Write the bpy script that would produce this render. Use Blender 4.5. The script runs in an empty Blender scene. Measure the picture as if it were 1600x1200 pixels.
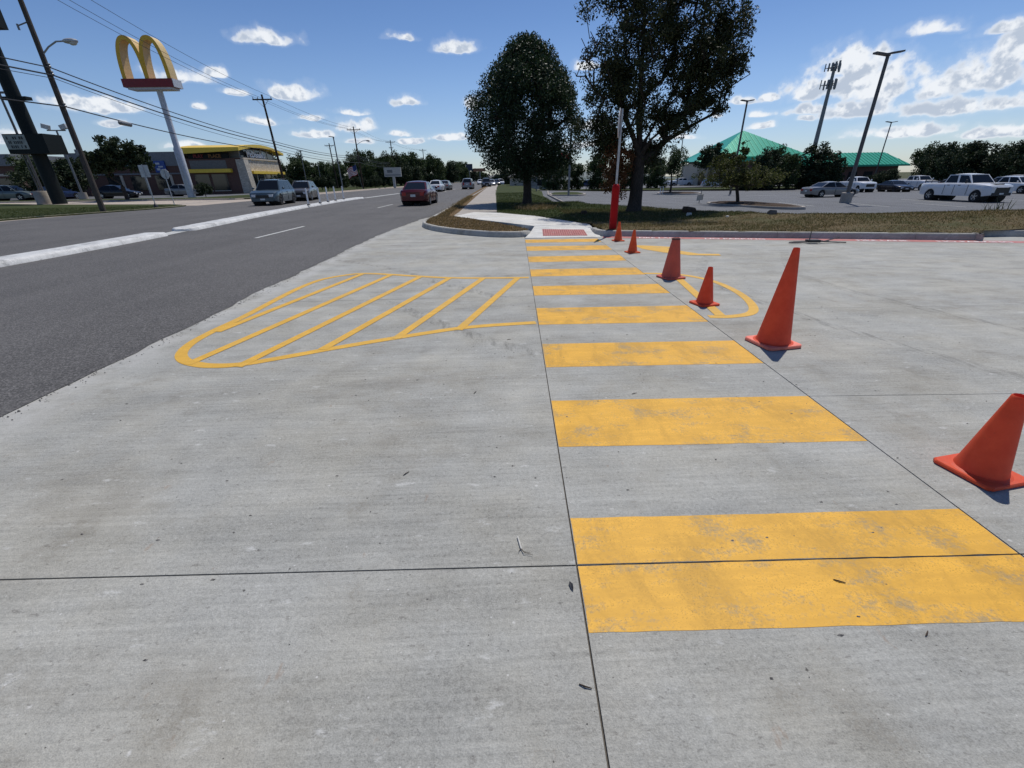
import bpy, math, random
import numpy as np
from mathutils import Vector, Matrix
C = bpy.context
D = bpy.data
SC = C.scene
COL = SC.collection
R = math.radians
random.seed(7)
RNG = np.random.default_rng(7)

# ------------------------------------------------------------------ camera
cam = D.cameras.new('camera'); camo = D.objects.new('camera', cam); COL.objects.link(camo)
cam.sensor_width = 36; cam.lens = 15.12; cam.clip_start = .05; cam.clip_end = 8000
M3 = Matrix(((0.9991653, 0.0306368, -0.0270201), (-0.0375765, 0.4298819, -0.9021029), (-0.0160221, 0.9023652, 0.4306743)))
camo.matrix_world = M3.to_4x4()
M3n = M3.inverted().transposed()
camo.matrix_world = Matrix.Translation((0, 0, 1.5)) @ M3.to_quaternion().to_matrix().to_4x4()
SC.camera = camo
# ------------------------------------------------------------------ sun, sky, exposure
SUN_AZ, SUN_EL = R(28), R(62)
sd = Vector((math.sin(SUN_AZ) * math.cos(SUN_EL), math.cos(SUN_AZ) * math.cos(SUN_EL), math.sin(SUN_EL)))
sl = D.lights.new('sun', 'SUN'); sl.energy = 3.5; sl.angle = R(.53); sl.color = (1, .955, .89)
so = D.objects.new('sun', sl); COL.objects.link(so); so.location = (20, 30, 60)
so.rotation_euler = (-sd).to_track_quat('-Z', 'Y').to_euler()
SC.view_settings.view_transform = 'Standard'; SC.view_settings.look = 'None'
SC.view_settings.exposure = 0; SC.view_settings.gamma = 1; SC.view_settings.use_curve_mapping = False
CLOUDS = [(-0.387, 0.22, 0.0397, 0.0113), (-0.155, 0.233, 0.0264, 0.008), (-0.062, 0.221, 0.038, 0.0119), (-0.368, 0.146, 0.0389, 0.0136), (-0.158, 0.137, 0.029, 0.0092), (-0.524, 0.159, 0.0406, 0.0125), (-0.475, 0.166, 0.0149, 0.0081), (-0.454, 0.141, 0.0194, 0.0057), (-0.635, 0.112, 0.0479, 0.0133), (-0.664, 0.115, 0.0331, 0.0086), (-0.635, 0.089, 0.0172, 0.0055), (-0.514, 0.118, 0.011, 0.0057), (-0.421, 0.101, 0.0267, 0.007), (-0.334, 0.084, 0.0336, 0.0085), (-0.265, 0.098, 0.0326, 0.0159), (-0.267, 0.117, 0.0277, 0.0062), (-0.336, 0.109, 0.0242, 0.0051), (-0.187, 0.085, 0.0172, 0.0055), (-0.166, 0.072, 0.0224, 0.0055), (-0.09, 0.078, 0.0433, 0.0078), (-0.036, 0.133, 0.0175, 0.0115), (-0.548, 0.06, 0.0253, 0.0069), (-0.745, 0.067, 0.0326, 0.0128), (-0.263, 0.072, 0.0331, 0.0065), (0.615, 0.161, 0.0411, 0.0224), (0.583, 0.136, 0.0471, 0.0182), (0.661, 0.125, 0.0574, 0.0229), (0.73, 0.121, 0.0405, 0.0219), (0.769, 0.126, 0.0548, 0.0227), (0.799, 0.148, 0.0383, 0.023), (0.646, 0.095, 0.0726, 0.0129), (0.761, 0.089, 0.0676, 0.0128), (0.555, 0.125, 0.0245, 0.0159), (0.702, 0.188, 0.0326, 0.0094), (0.78, 0.176, 0.0221, 0.009), (0.469, 0.119, 0.028, 0.0078), (0.503, 0.121, 0.013, 0.0067), (0.493, 0.097, 0.0184, 0.006), (0.507, 0.079, 0.0224, 0.0061), (0.425, 0.098, 0.0098, 0.0041), (0.567, 0.098, 0.0283, 0.0086), (0.569, 0.086, 0.0152, 0.0049), (0.183, 0.189, 0.0215, 0.0076), (0.198, 0.092, 0.0424, 0.0087), (0.193, 0.062, 0.0533, 0.009), (0.363, 0.066, 0.0349, 0.0054), (0.696, 0.058, 0.0727, 0.0084), (0.813, 0.05, 0.0395, 0.0077)]
_r = random.Random(3)
for _ in range(20):   # the same broken cumulus goes on all round
    CLOUDS.append((_r.choice((-1, 1)) * _r.uniform(.95, 3.1), _r.uniform(.05, .5), _r.uniform(.02, .07), _r.uniform(.008, .02)))

W = D.worlds.new('World'); SC.world = W; W.use_nodes = True
nt = W.node_tree; nt.nodes.clear()
def wn(t, **k):
    n = nt.nodes.new(t)
    for a, b in k.items(): setattr(n, a, b)
    return n
def wmath(op, a, b=None, c=None, clamp=False):
    n = wn('ShaderNodeMath', operation=op); n.use_clamp = clamp
    for i, v in enumerate((a, b, c)):
        if v is None: continue
        if isinstance(v, (int, float)): n.inputs[i].default_value = v
        else: nt.links.new(v, n.inputs[i])
    return n.outputs[0]
def wvec(op, a, b=None, c=None, out=0):
    n = wn('ShaderNodeVectorMath', operation=op)
    for i, v in enumerate((a, b, c)):
        if v is None: continue
        if isinstance(v, tuple): n.inputs[i].default_value = v
        else: nt.links.new(v, n.inputs[i])
    return n.outputs[out]
sky = wn('ShaderNodeTexSky', sky_type='NISHITA', sun_disc=False)
sky.sun_elevation = SUN_EL; sky.sun_rotation = SUN_AZ; sky.altitude = 200; sky.air_density = 1.0; sky.dust_density = .35; sky.ozone_density = 1.0
tc = wn('ShaderNodeTexCoord')
vd = wvec('NORMALIZE', tc.outputs['Generated'])
def fbm(vec, scale, detail=6, rough=.55, dist=0.):
    n = wn('ShaderNodeTexNoise', noise_dimensions='3D'); nt.links.new(vec, n.inputs['Vector'])
    n.inputs['Scale'].default_value = scale; n.inputs['Detail'].default_value = detail
    n.inputs['Roughness'].default_value = rough; n.inputs['Distortion'].default_value = dist
    return n.outputs[0]
sx = wn('ShaderNodeSeparateXYZ'); nt.links.new(vd, sx.inputs[0])
az = wmath('ARCTAN2', sx.outputs[0], sx.outputs[1]); el = wmath('ARCSINE', sx.outputs[2])
cx = wn('ShaderNodeCombineXYZ'); nt.links.new(az, cx.inputs[0]); nt.links.new(el, cx.inputs[1])
pos = cx.outputs[0]
F = F2 = None
wob = wn('ShaderNodeTexNoise', noise_dimensions='3D'); nt.links.new(vd, wob.inputs['Vector']); wob.inputs['Scale'].default_value = 22; wob.inputs['Detail'].default_value = 2
wv_ = wvec('MULTIPLY', wvec('SUBTRACT', wob.outputs['Color'], (.5, .5, .5)), (.035, .014, 0))
pos = wvec('ADD', pos, wv_)
for (a0, e0, w, h) in CLOUDS:
    w *= 1.1; h *= 1.3 if a0 < .54 or a0 > .9 else 1.65
    q0 = wvec('MULTIPLY_ADD', pos, (1 / w, 1 / h, 0), (-a0 / w, -(e0 - h * .3) / h, 0))
    q = wvec('MAXIMUM', q0, wvec('MULTIPLY', q0, (-1, -2.6, 0)))
    l = wvec('LENGTH', q, out=1)
    F = l if F is None else wmath('MINIMUM', F, l)
    l2 = wvec('LENGTH', wvec('ADD', q0, (.25, .75, 0)), out=1)
    F2 = l2 if F2 is None else wmath('MINIMUM', F2, l2)
n1 = fbm(vd, 40, 7, .53)
up = wvec('ADD', vd, (.003, .004, .008))
n2 = fbm(up, 40, 5, .53)
n0 = fbm(vd, 17, 3, .5)
Fw = wmath('ADD', F, wmath('ADD', wmath('MULTIPLY', wmath('SUBTRACT', n1, .5), 1.75), wmath('MULTIPLY', wmath('SUBTRACT', n0, .5), 1.3)))
def wmr(v, a, b):
    m_ = wn('ShaderNodeMapRange', interpolation_type='SMOOTHSTEP'); nt.links.new(v, m_.inputs[0])
    for i, x in enumerate((a, b, 0, 1)): m_.inputs[i + 1].default_value = x
    return m_.outputs[0]
dens = wmath('MAXIMUM', wmr(Fw, 1.12, .60), wmath('MULTIPLY', wmr(Fw, 1.5, .8), .16))
lit = wmath('ADD', wmath('SUBTRACT', F2, F), wmath('MULTIPLY', wmath('SUBTRACT', n1, n2), 6.5))
grey = wmath('MULTIPLY', wmr(lit, .85, -.35), wmr(Fw, .95, .4))
cc = wn('ShaderNodeMix', data_type='RGBA'); nt.links.new(grey, cc.inputs[0])
cc.inputs[6].default_value = (.88, .91, .95, 1); cc.inputs[7].default_value = (.50, .57, .68, 1)
ramp = wn('ShaderNodeValToRGB'); nt.links.new(wmath('MULTIPLY', el, 2.5, clamp=True), ramp.inputs[0])
cr = ramp.color_ramp; cr.elements[0].position = 0; cr.elements[0].color = (.67, .75, .95, 1); cr.elements[1].position = 1; cr.elements[1].color = (.42, .55, .77, 1)
for p_, c_ in ((.2, (.66, .745, .95)), (.4, (.61, .72, .925)), (.64, (.51, .64, .86))):
    e_ = cr.elements.new(p_); e_.color = c_ + (1,)
tint = wn('ShaderNodeMix', data_type='RGBA', blend_type='MULTIPLY'); tint.inputs[0].default_value = 1
nt.links.new(sky.outputs[0], tint.inputs[6]); nt.links.new(ramp.outputs[0], tint.inputs[7])
bg1 = wn('ShaderNodeBackground'); nt.links.new(tint.outputs[2], bg1.inputs[0]); bg1.inputs[1].default_value = .107
bg2 = wn('ShaderNodeBackground'); nt.links.new(cc.outputs[2], bg2.inputs[0]); bg2.inputs[1].default_value = 1
mx = wn('ShaderNodeMixShader'); nt.links.new(wmath('MULTIPLY', dens, .96), mx.inputs[0])
nt.links.new(bg1.outputs[0], mx.inputs[1]); nt.links.new(bg2.outputs[0], mx.inputs[2])
wo = wn('ShaderNodeOutputWorld'); nt.links.new(mx.outputs[0], wo.inputs[0])

# ------------------------------------------------------------------ material helpers
MATS = {}
class NT:
    def __init__(s, name):
        s.m = D.materials.new(name); s.m.use_nodes = True; s.t = s.m.node_tree
        s.b = s.t.nodes['Principled BSDF']; s.o = s.t.nodes['Material Output']; MATS[name] = s.m
        s._c = None
    def n(s, t, **k):
        x = s.t.nodes.new(t)
        for a, b in k.items(): setattr(x, a, b)
        return x
    def l(s, a, b): s.t.links.new(a, b)
    def co(s, scale=(1, 1, 1), rot=(0, 0, 0)):
        tc = s.n('ShaderNodeTexCoord'); mp = s.n('ShaderNodeMapping')
        mp.inputs['Scale'].default_value = scale; mp.inputs['Rotation'].default_value = rot
        g = s.n('ShaderNodeNewGeometry'); s.l(g.outputs['Position'] if s._c == 'world' else tc.outputs['Object'], mp.inputs[0]); return mp.outputs[0]
    def noise(s, scale, detail=5, rough=.55, vec=None, dist=0.):
        x = s.n('ShaderNodeTexNoise'); x.inputs['Scale'].default_value = scale; x.inputs['Detail'].default_value = detail
        x.inputs['Roughness'].default_value = rough; x.inputs['Distortion'].default_value = dist
        s.l(vec if vec is not None else s.co(), x.inputs['Vector']); return x.outputs[0]
    def vor(s, scale, vec=None, out=0, feature='F1'):
        x = s.n('ShaderNodeTexVoronoi', feature=feature); x.inputs['Scale'].default_value = scale
        s.l(vec if vec is not None else s.co(), x.inputs['Vector']); return x.outputs[out]
    def math(s, op, a, b=None, c=None, clamp=False):
        x = s.n('ShaderNodeMath', operation=op); x.use_clamp = clamp
        for i, v in enumerate((a, b, c)):
            if v is None: continue
            if isinstance(v, (int, float)): x.inputs[i].default_value = v
            else: s.l(v, x.inputs[i])
        return x.outputs[0]
    def mr(s, v, a, b, c=0., d=1.):
        x = s.n('ShaderNodeMapRange', interpolation_type='SMOOTHSTEP'); s.l(v, x.inputs[0])
        for i, q in enumerate((a, b, c, d)): x.inputs[i + 1].default_value = q
        return x.outputs[0]
    def mix(s, f, a, b, mode='MIX'):
        x = s.n('ShaderNodeMix', data_type='RGBA', blend_type=mode)
        for i, v in ((0, f), (6, a), (7, b)):
            if isinstance(v, tuple): x.inputs[i].default_value = v if len(v) == 4 else v + (1,)
            elif isinstance(v, (int, float)): x.inputs[i].default_value = v
            else: s.l(v, x.inputs[i])
        return x.outputs[2]
    def bump(s, h, strength=.4, dist=.01):
        x = s.n('ShaderNodeBump'); x.inputs['Strength'].default_value = strength; x.inputs['Distance'].default_value = dist
        s.l(h, x.inputs['Height']); s.l(x.outputs[0], s.b.inputs['Normal'])
    def base(s, c, rough=.8, metal=0, spec=.5):
        if isinstance(c, tuple): s.b.inputs['Base Color'].default_value = c + (1,)
        else: s.l(c, s.b.inputs['Base Color'])
        if isinstance(rough, (int, float)): s.b.inputs['Roughness'].default_value = rough
        else: s.l(rough, s.b.inputs['Roughness'])
        s.b.inputs['Metallic'].default_value = metal; s.b.inputs['Specular IOR Level'].default_value = spec
        return s
def plain(name, c, rough=.7, metal=0, spec=.5, var=.12, scale=6, coat=0):
    s = NT(name)
    n = s.noise(scale, 4)
    col = s.mix(s.mr(n, .3, .7), tuple(x * (1 - var) for x in c), tuple(min(1, x * (1 + var)) for x in c))
    s.base(col, rough, metal, spec)
    if coat: s.b.inputs['Coat Weight'].default_value = coat; s.b.inputs['Coat Roughness'].default_value = .04
    return s.m

def concrete(name, c, stain=.5, speck=True, broom=True, worldco=True, edge=False):
    s = NT(name); s._c = 'world' if worldco else None
    big = s.noise(.45, 5, .62); mid = s.noise(2.6, 7, .66); fine = s.noise(55, 3, .75); grit = s.noise(170, 2, .8)
    st = s.noise(1.0, 6, .62, s.co((.28, 3.6, 1), (0, 0, R(2)))); st2 = s.noise(1., 5, .65, s.co((1.6, 46, 1), (0, 0, R(1))))
    sw_ = s.noise(1.0, 6, .66, s.co((.7, 1.5, 1), (0, 0, R(28))), 1.2)
    oi_ = s.n('ShaderNodeObjectInfo')
    v = s.math('ADD', s.math('MULTIPLY_ADD', s.math('SUBTRACT', big, .5), .36, .97), s.math('MULTIPLY', oi_.outputs['Random'], .06))
    for q, k in ((mid, .6), (fine, .85), (grit, .9), (st, .45), (st2, .6), (sw_, .6)): v = s.math('ADD', v, s.math('MULTIPLY', s.math('SUBTRACT', q, .5), k))
    tint = s.mix(s.mr(s.noise(1.1, 5, .6), .35, .68), (c[0] * .99, c[1], c[2] * 1.01), (c[0] * 1.015, c[1] * .995, c[2] * .95))
    x = s.n('ShaderNodeCombineColor')
    for i in range(3): s.l(v, x.inputs[i])
    col = s.mix(1, tint, x.outputs[0], 'MULTIPLY')
    if stain:
        d = s.mr(s.noise(.8, 7, .72, s.co((1, 1.5, 1), (0, 0, R(15)))), .50, .66, 0, stain * .5)
        col = s.mix(d, col, (c[0] * .62, c[1] * .56, c[2] * .48))
        dd = s.mr(s.math('ADD', s.math('MULTIPLY', s.noise(2.1, 6, .72), .65), s.math('MULTIPLY', fine, .35)), .555, .63, 0, stain * .55)
        col = s.mix(dd, col, (c[0] * .40, c[1] * .35, c[2] * .29))
        ru = s.mr(s.noise(5.3, 4, .62, s.co((2.0, .9, 1))), .665, .73, 0, stain * .4)
        col = s.mix(ru, col, (.25, .135, .07))
        wm = s.mr(s.noise(5.5, 6, .7, s.co((1, 2.2, 1), (0, 0, R(25)))), .60, .70, 0, .55)
        col = s.mix(wm, col, (.60, .60, .57))
        pit = s.mr(s.noise(30, 3, .7, s.co((.7, 1.25, 1))), .61, .68, 0, .4); col = s.mix(pit, col, (.11, .10, .09))
    if speck:
        for sc0, th, r0 in ((14, .93, .10), (42, .955, .14)):
            vo = s.vor(sc0, s.co((1, 1, 1))); vc = s.vor(sc0, out=1); sc = s.n('ShaderNodeSeparateColor'); s.l(vc, sc.inputs[0])
            sh = s.math('ADD', vo, s.math('MULTIPLY', s.math('SUBTRACT', fine, .5), .35))
            dk = s.math('MULTIPLY', s.mr(sh, r0, r0 * .4), s.math('GREATER_THAN', sc.outputs[0], th)); col = s.mix(s.math('MULTIPLY', dk, .8), col, (.04, .036, .032))
            wt = s.math('MULTIPLY', s.mr(sh, r0 * 1.5, r0 * .5), s.math('GREATER_THAN', sc.outputs[1], th + .01)); col = s.mix(s.math('MULTIPLY', wt, .6), col, (.66, .65, .62))
    if edge:   # cement dust beside the asphalt
        g = s.n('ShaderNodeNewGeometry'); sp = s.n('ShaderNodeSeparateXYZ'); s.l(g.outputs['Position'], sp.inputs[0])
        xx = s.math('ADD', sp.outputs[0], s.math('MULTIPLY', s.math('SUBTRACT', sw_, .5), .9))
        e = s.math('MULTIPLY', s.mr(xx, -3.15, -3.5, 0, .6), s.mr(mid, .3, .62)); col = s.mix(e, col, (.47, .465, .44))
    s.base(col, .8, 0, .3)
    h = s.math('ADD', s.math('MULTIPLY', st2, .7), s.math('ADD', fine, grit))
    s.bump(h, .6, .004)
    return s.m
concrete('concrete_new', (.352, .348, .318), stain=.7, edge=True)
concrete('concrete_white', (.60, .59, .555), stain=.25, speck=False)
concrete('concrete_tan', (.36, .325, .285), stain=.4, speck=False)
concrete('concrete_kerb', (.40, .39, .36), stain=.9, speck=False)
concrete('concrete_gutter', (.42, .36, .30), stain=.4, speck=False)
concrete('concrete_block', (.13, .12, .11), stain=.8, speck=False, worldco=False)
def asphalt(name, c, spark, blot=.3):
    s = NT(name); s._c = 'world'
    vo = s.vor(95, out=1); sc = s.n('ShaderNodeSeparateColor'); s.l(vo, sc.inputs[0])
    g = s.math('POWER', sc.outputs[0], 2.2)
    big = s.noise(.35, 5, .6); lane = s.noise(1, 4, .55, s.co((.9, .05, 1)))
    v = s.math('ADD', s.math('MULTIPLY', g, spark), .55)
    v = s.math('ADD', v, s.math('MULTIPLY', s.math('SUBTRACT', big, .5), blot * 2))
    v = s.math('ADD', v, s.math('MULTIPLY', s.math('SUBTRACT', lane, .5), blot * 1.6))
    v = s.math('ADD', v, s.math('MULTIPLY', s.math('SUBTRACT', s.noise(26, 4, .7), .5), .7))
    x = s.n('ShaderNodeCombineColor')
    for i in range(3): s.l(v, x.inputs[i])
    s.base(s.mix(1, c, x.outputs[0], 'MULTIPLY'), .82, 0, .4)
    s.bump(sc.outputs[0], .6, .006); return s.m
asphalt('asphalt_road', (.122, .117, .112), .95)
asphalt('asphalt_parking', (.165, .172, .185), .45, .22)
def paint(name, c, under, wear=.5, scale=1., dirt=.5):
    s = NT(name); s._c = 'world'
    n = s.noise(2.2 * scale, 7, .68, s.co((1, 1.3, 1), (0, 0, R(20)))); n2 = s.noise(55, 3, .7); n3 = s.noise(5 * scale, 6, .65, s.co((.5, 2.5, 1)))
    st = s.noise(2.1, 7, .7, s.co((1.7, .8, 1), (0, 0, R(32))), .6)
    k = s.math('ADD', s.math('MULTIPLY', n, .55), s.math('ADD', s.math('MULTIPLY', n2, .24), s.math('MULTIPLY', n3, .21)))
    w = s.mr(k, .50, .62, 0, wear)
    w2 = s.mr(s.math('ADD', s.math('MULTIPLY', st, .8), s.math('MULTIPLY', n2, .2)), .44, .64, 0, dirt)
    c2 = s.mix(s.mr(n3, .3, .7), tuple(x * .86 for x in c), tuple(min(1, x * 1.1) for x in c))
    col = s.mix(w2, c2, tuple(x * .62 for x in c)); col = s.mix(w, col, under)
    n4 = s.noise(130, 3, .8); sp = s.math('MULTIPLY', s.math('MULTIPLY', s.mr(n4, .52, .68), s.mr(n3, .36, .58)), .7); col = s.mix(sp, col, tuple(x * .35 for x in c))
    s.base(col, .62, 0, .4); s.bump(n2, .35, .003); return s.m
paint('paint_yellow_bar', (.76, .405, .038), (.33, .25, .13), .85, 1.2, .66)
paint('paint_yellow_line', (.72, .41, .05), (.42, .33, .16), .35, 1, .2)
paint('paint_white', (.66, .66, .64), (.27, .27, .265), .95, .8, .65)
paint('paint_white_line', (.60, .60, .56), (.16, .16, .16), .6, 3)
paint('paint_red', (.50, .17, .155), (.42, .30, .27), .5, 2)
paint('paint_letter', (.85, .82, .80), (.6, .45, .42), .2, 2, .1)
s = NT('joint_dark'); s._c = 'world'; s.base(s.mix(s.noise(9, 4), (.07, .062, .052), (.13, .115, .095)), .95)
def ground(name, a, b, c, sc=1.):
    s = NT(name); s._c = 'world'
    n = s.noise(.8 * sc, 6, .62); f = s.noise(22 * sc, 5, .75); m = s.noise(3.4 * sc, 5, .65)
    col = s.mix(s.mr(n, .36, .62), a, b); col = s.mix(s.mr(m, .5, .68, 0, .8), col, c)
    col = s.mix(s.mr(f, .35, .68, 0, .62), col, tuple(x * .42 for x in a))
    s.base(col, .95, 0, .15); s.bump(f, .9, .04); return s.m
ground('soil_strip', (.10, .098, .042), (.17, .125, .066), (.21, .155, .09))
ground('soil_island', (.17, .11, .052), (.21, .14, .07), (.15, .095, .05), 1.5)
ground('lawn', (.043, .062, .018), (.06, .076, .024), (.10, .085, .04))
ground('mulch', (.095, .065, .045), (.07, .05, .036), (.12, .085, .06), 2)
ground('terrain', (.075, .09, .04), (.10, .10, .05), (.12, .11, .07), .05)
def leaf(name, c, trans=.35, var=.35, rough=.5, tip=None):
    s = NT(name)
    g = s.n('ShaderNodeNewGeometry'); r = g.outputs['Random Per Island']
    lo = tuple(x * (1 - var) for x in c); hi = tuple(x * (1 + var) for x in c)
    col = s.mix(r, lo, tip or hi)
    s.base(col, rough + .1, 0, .22)
    tr = s.n('ShaderNodeBsdfTranslucent'); s.l(s.mix(.5, col, (c[0] * 1.3, c[1] * 1.5, c[2] * .5)), tr.inputs[0])
    ms = s.n('ShaderNodeMixShader'); ms.inputs[0].default_value = trans
    s.l(s.b.outputs[0], ms.inputs[1]); s.l(tr.outputs[0], ms.inputs[2]); s.l(ms.outputs[0], s.o.inputs[0]); return s.m
leaf('leaf_dense', (.033, .055, .026), .12, .4, .45)
leaf('leaf_oak', (.034, .05, .021), .12, .42, .48, (.055, .062, .024))
leaf('leaf_far', (.045, .068, .027), .18, .45, .6)
leaf('leaf_dark', (.03, .045, .022), .12, .4, .6)
leaf('leaf_yellow', (.065, .082, .024), .22, .4, .6, (.135, .13, .035))
leaf('leaf_brown', (.17, .075, .035), .3, .45, .7)
leaf('grass_green', (.05, .075, .022), .2, .4, .7, (.10, .11, .036))
leaf('grass_dry', (.20, .142, .072), .2, .4, .8, (.31, .225, .125))
leaf('grass_mixed', (.12, .108, .043), .2, .4, .8, (.21, .17, .08))
s = NT('bark'); n = s.noise(9, 6, .7, s.co((5, 5, 1))); s.base(s.mix(s.mr(n, .35, .65), (.03, .025, .021), (.085, .07, .058)), .95, 0, .2); s.bump(n, .9, .03)
s = NT('pole_wood'); n = s.noise(7, 6, .7, s.co((8, 8, .6))); s.base(s.mix(s.mr(n, .35, .65), (.055, .045, .037), (.12, .1, .082)), .9, 0, .25); s.bump(n, .6, .01)
s = NT('pole_tarred'); n = s.noise(7, 6, .7, s.co((8, 8, .6))); s.base(s.mix(s.mr(n, .35, .65), (.035, .024, .018), (.075, .052, .038)), .9, 0, .25)
s = NT('brick_wall'); bt = s.n('ShaderNodeTexBrick'); s.l(s.co((1, 1, 1), (R(90), 0, 0)), bt.inputs[0]); bt.inputs['Scale'].default_value = 4.5
bt.inputs['Color1'].default_value = (.105, .045, .034, 1); bt.inputs['Color2'].default_value = (.14, .064, .046, 1); bt.inputs['Mortar'].default_value = (.15, .125, .105, 1)
s.base(bt.outputs[0], .9)
s = NT('stone_facade'); v = s.vor(2.6, s.co((1, 1, 1.8)), 1); e = s.vor(2.6, s.co((1, 1, 1.8)), 0, 'DISTANCE_TO_EDGE')
sc_ = s.n('ShaderNodeSeparateColor'); s.l(v, sc_.inputs[0]); s.base(s.mix(s.mr(e, .06, .02), s.mix(sc_.outputs[0], (.46, .41, .34), (.62, .57, .49)), (.34, .30, .25)), .9)
plain('render_tan', (.55, .48, .39), .9); plain('render_grey', (.20, .205, .21), .8)
def pvc(s):
    tr = s.n('ShaderNodeBsdfTranslucent'); s.l(s.b.inputs['Base Color'].links[0].from_socket, tr.inputs[0]); ms = s.n('ShaderNodeMixShader'); ms.inputs[0].default_value = .28
    s.l(s.b.outputs[0], ms.inputs[1]); s.l(tr.outputs[0], ms.inputs[2]); s.l(ms.outputs[0], s.o.inputs[0])
s = NT('cone_red'); nn = s.noise(7, 5, .65); nf = s.noise(40, 4, .7)
col = s.mix(s.mr(nn, .3, .7), (.76, .095, .035), (.86, .13, .05)); col = s.mix(s.mr(nf, .6, .75, 0, .35), col, (.38, .08, .05))
col = s.mix(s.mr(s.noise(3.3, 5, .6), .62, .72, 0, .45), col, (.42, .17, .13)); sf = s.mr(s.noise(9, 6, .75, s.co((1, 1, .25))), .60, .70, 0, .5); col = s.mix(sf, col, (.55, .30, .26)); s.base(col, .55, 0, .4); pvc(s); s.b.inputs['Subsurface Weight'].default_value = 0
plain('cone_foot', (.74, .20, .14), .65, var=.25)
s = NT('cone_orange'); nn = s.noise(7, 5, .65)
col = s.mix(s.mr(nn, .3, .7), (.74, .10, .022), (.85, .15, .04)); s.base(s.mix(s.mr(s.noise(3.3, 5, .6), .6, .72, 0, .3), col, (.4, .13, .07)), .5, 0, .4); pvc(s)
s = NT('cone_faded'); nn = s.noise(6, 5, .65)
col = s.mix(s.mr(nn, .3, .7), (.50, .10, .07), (.62, .12, .08)); s.base(s.mix(s.mr(s.noise(4, 5, .7), .5, .7, 0, .6), col, (.2, .08, .07)), .7, 0, .3)
plain('grime', (.10, .05, .045), .8, var=.4)
plain('bollard_red', (.36, .006, .008), .55, spec=.15, var=.08); plain('metal_grey', (.42, .43, .44), .45, .6); plain('metal_galv', (.52, .53, .54), .5, .5)
plain('sign_back', (.55, .53, .53), .5, .3); plain('sign_red', (.55, .03, .03), .4); plain('white_paint', (.78, .78, .77), .4, var=.04)
plain('delineator_white', (.80, .80, .80), .5, var=.03); plain('black_plastic', (.02, .02, .022), .5); plain('rubber', (.018, .018, .018), .85)
plain('pole_bronze', (.12, .112, .108), .5, .4); plain('pole_grey', (.20, .205, .21), .5, .5); plain('steel_white', (.52, .53, .56), .45, .1)
plain('lamp_head', (.48, .48, .47), .4, .2); plain('lens', (.55, .55, .5), .2)
plain('arch_yellow', (.78, .46, .03), .4, var=.05); plain('arch_side', (.70, .50, .22), .5, var=.08); plain('sign_maroon', (.22, .012, .02), .4, var=.05)
plain('roof_yellow', (.86, .58, .05), .4, var=.06); plain('letter_white', (.8, .8, .8), .5, var=.02); plain('letter_red', (.22, .018, .02), .5)
plain('letter_orange', (.22, .10, .02), .5); plain('sign_dark', (.010, .014, .014), .6, spec=.2); plain('marquee_face', (.30, .31, .28), .5, var=.2, scale=2)
plain('letter_black', (.03, .03, .03), .6); plain('sign_blue', (.03, .08, .30), .5); plain('sign_slate', (.03, .04, .07), .5); plain('sign_tan', (.52, .50, .45), .6); plain('sign_rust', (.30, .14, .07), .6)
s = NT('roof_green'); n = s.noise(2, 4, .5); s.base(s.mix(n, (.025, .34, .20), (.04, .44, .27)), .32, .25, .6)
plain('roof_dark', (.10, .10, .105), .85); plain('wire', (.02, .02, .022), .6); plain('tyre', (.016, .016, .017), .9); plain('rim_silver', (.45, .46, .48), .3, .8)
plain('rim_dark', (.06, .06, .065), .35, .8); plain('chrome', (.7, .7, .7), .12, 1, var=.02); plain('grille_black', (.012, .012, .013), .4)
plain('plate', (.7, .7, .68), .5); plain('headlight', (.75, .76, .78), .08, .1); plain('taillight', (.40, .015, .018), .15); plain('flag_red', (.45, .04, .05), .8); plain('flag_blue', (.03, .05, .18), .8)
s = NT('car_glass'); s.base((.008, .010, .013), .05, 0, .3)
s = NT('window_glass'); s.base(s.mix(s.noise(1.3, 3), (.012, .014, .016), (.04, .045, .05)), .06, 0, .6)
for nm, c in (('car_red', (.085, .003, .007)), ('car_bluegrey', (.06, .09, .11)), ('car_tan', (.10, .093, .085)), ('car_silver', (.24, .235, .225)), ('car_white', (.72, .73, .74)), ('car_black', (.012, .012, .015)), ('car_darkblue', (.015, .03, .09)), ('car_greygreen', (.12, .15, .15)), ('car_grey', (.24, .25, .27))):
    plain(nm, c, .28, .25 if nm not in ('car_white',) else 0, .4, .02, 2, coat=.45)
s = NT('hills'); s._c = 'world'; n = s.noise(.02, 5, .6); s.base(s.mix(s.mr(n, .4, .6), (.10, .13, .12), (.16, .18, .17)), .95)  # bluish grey tone puts distance haze into the hill colour

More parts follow.
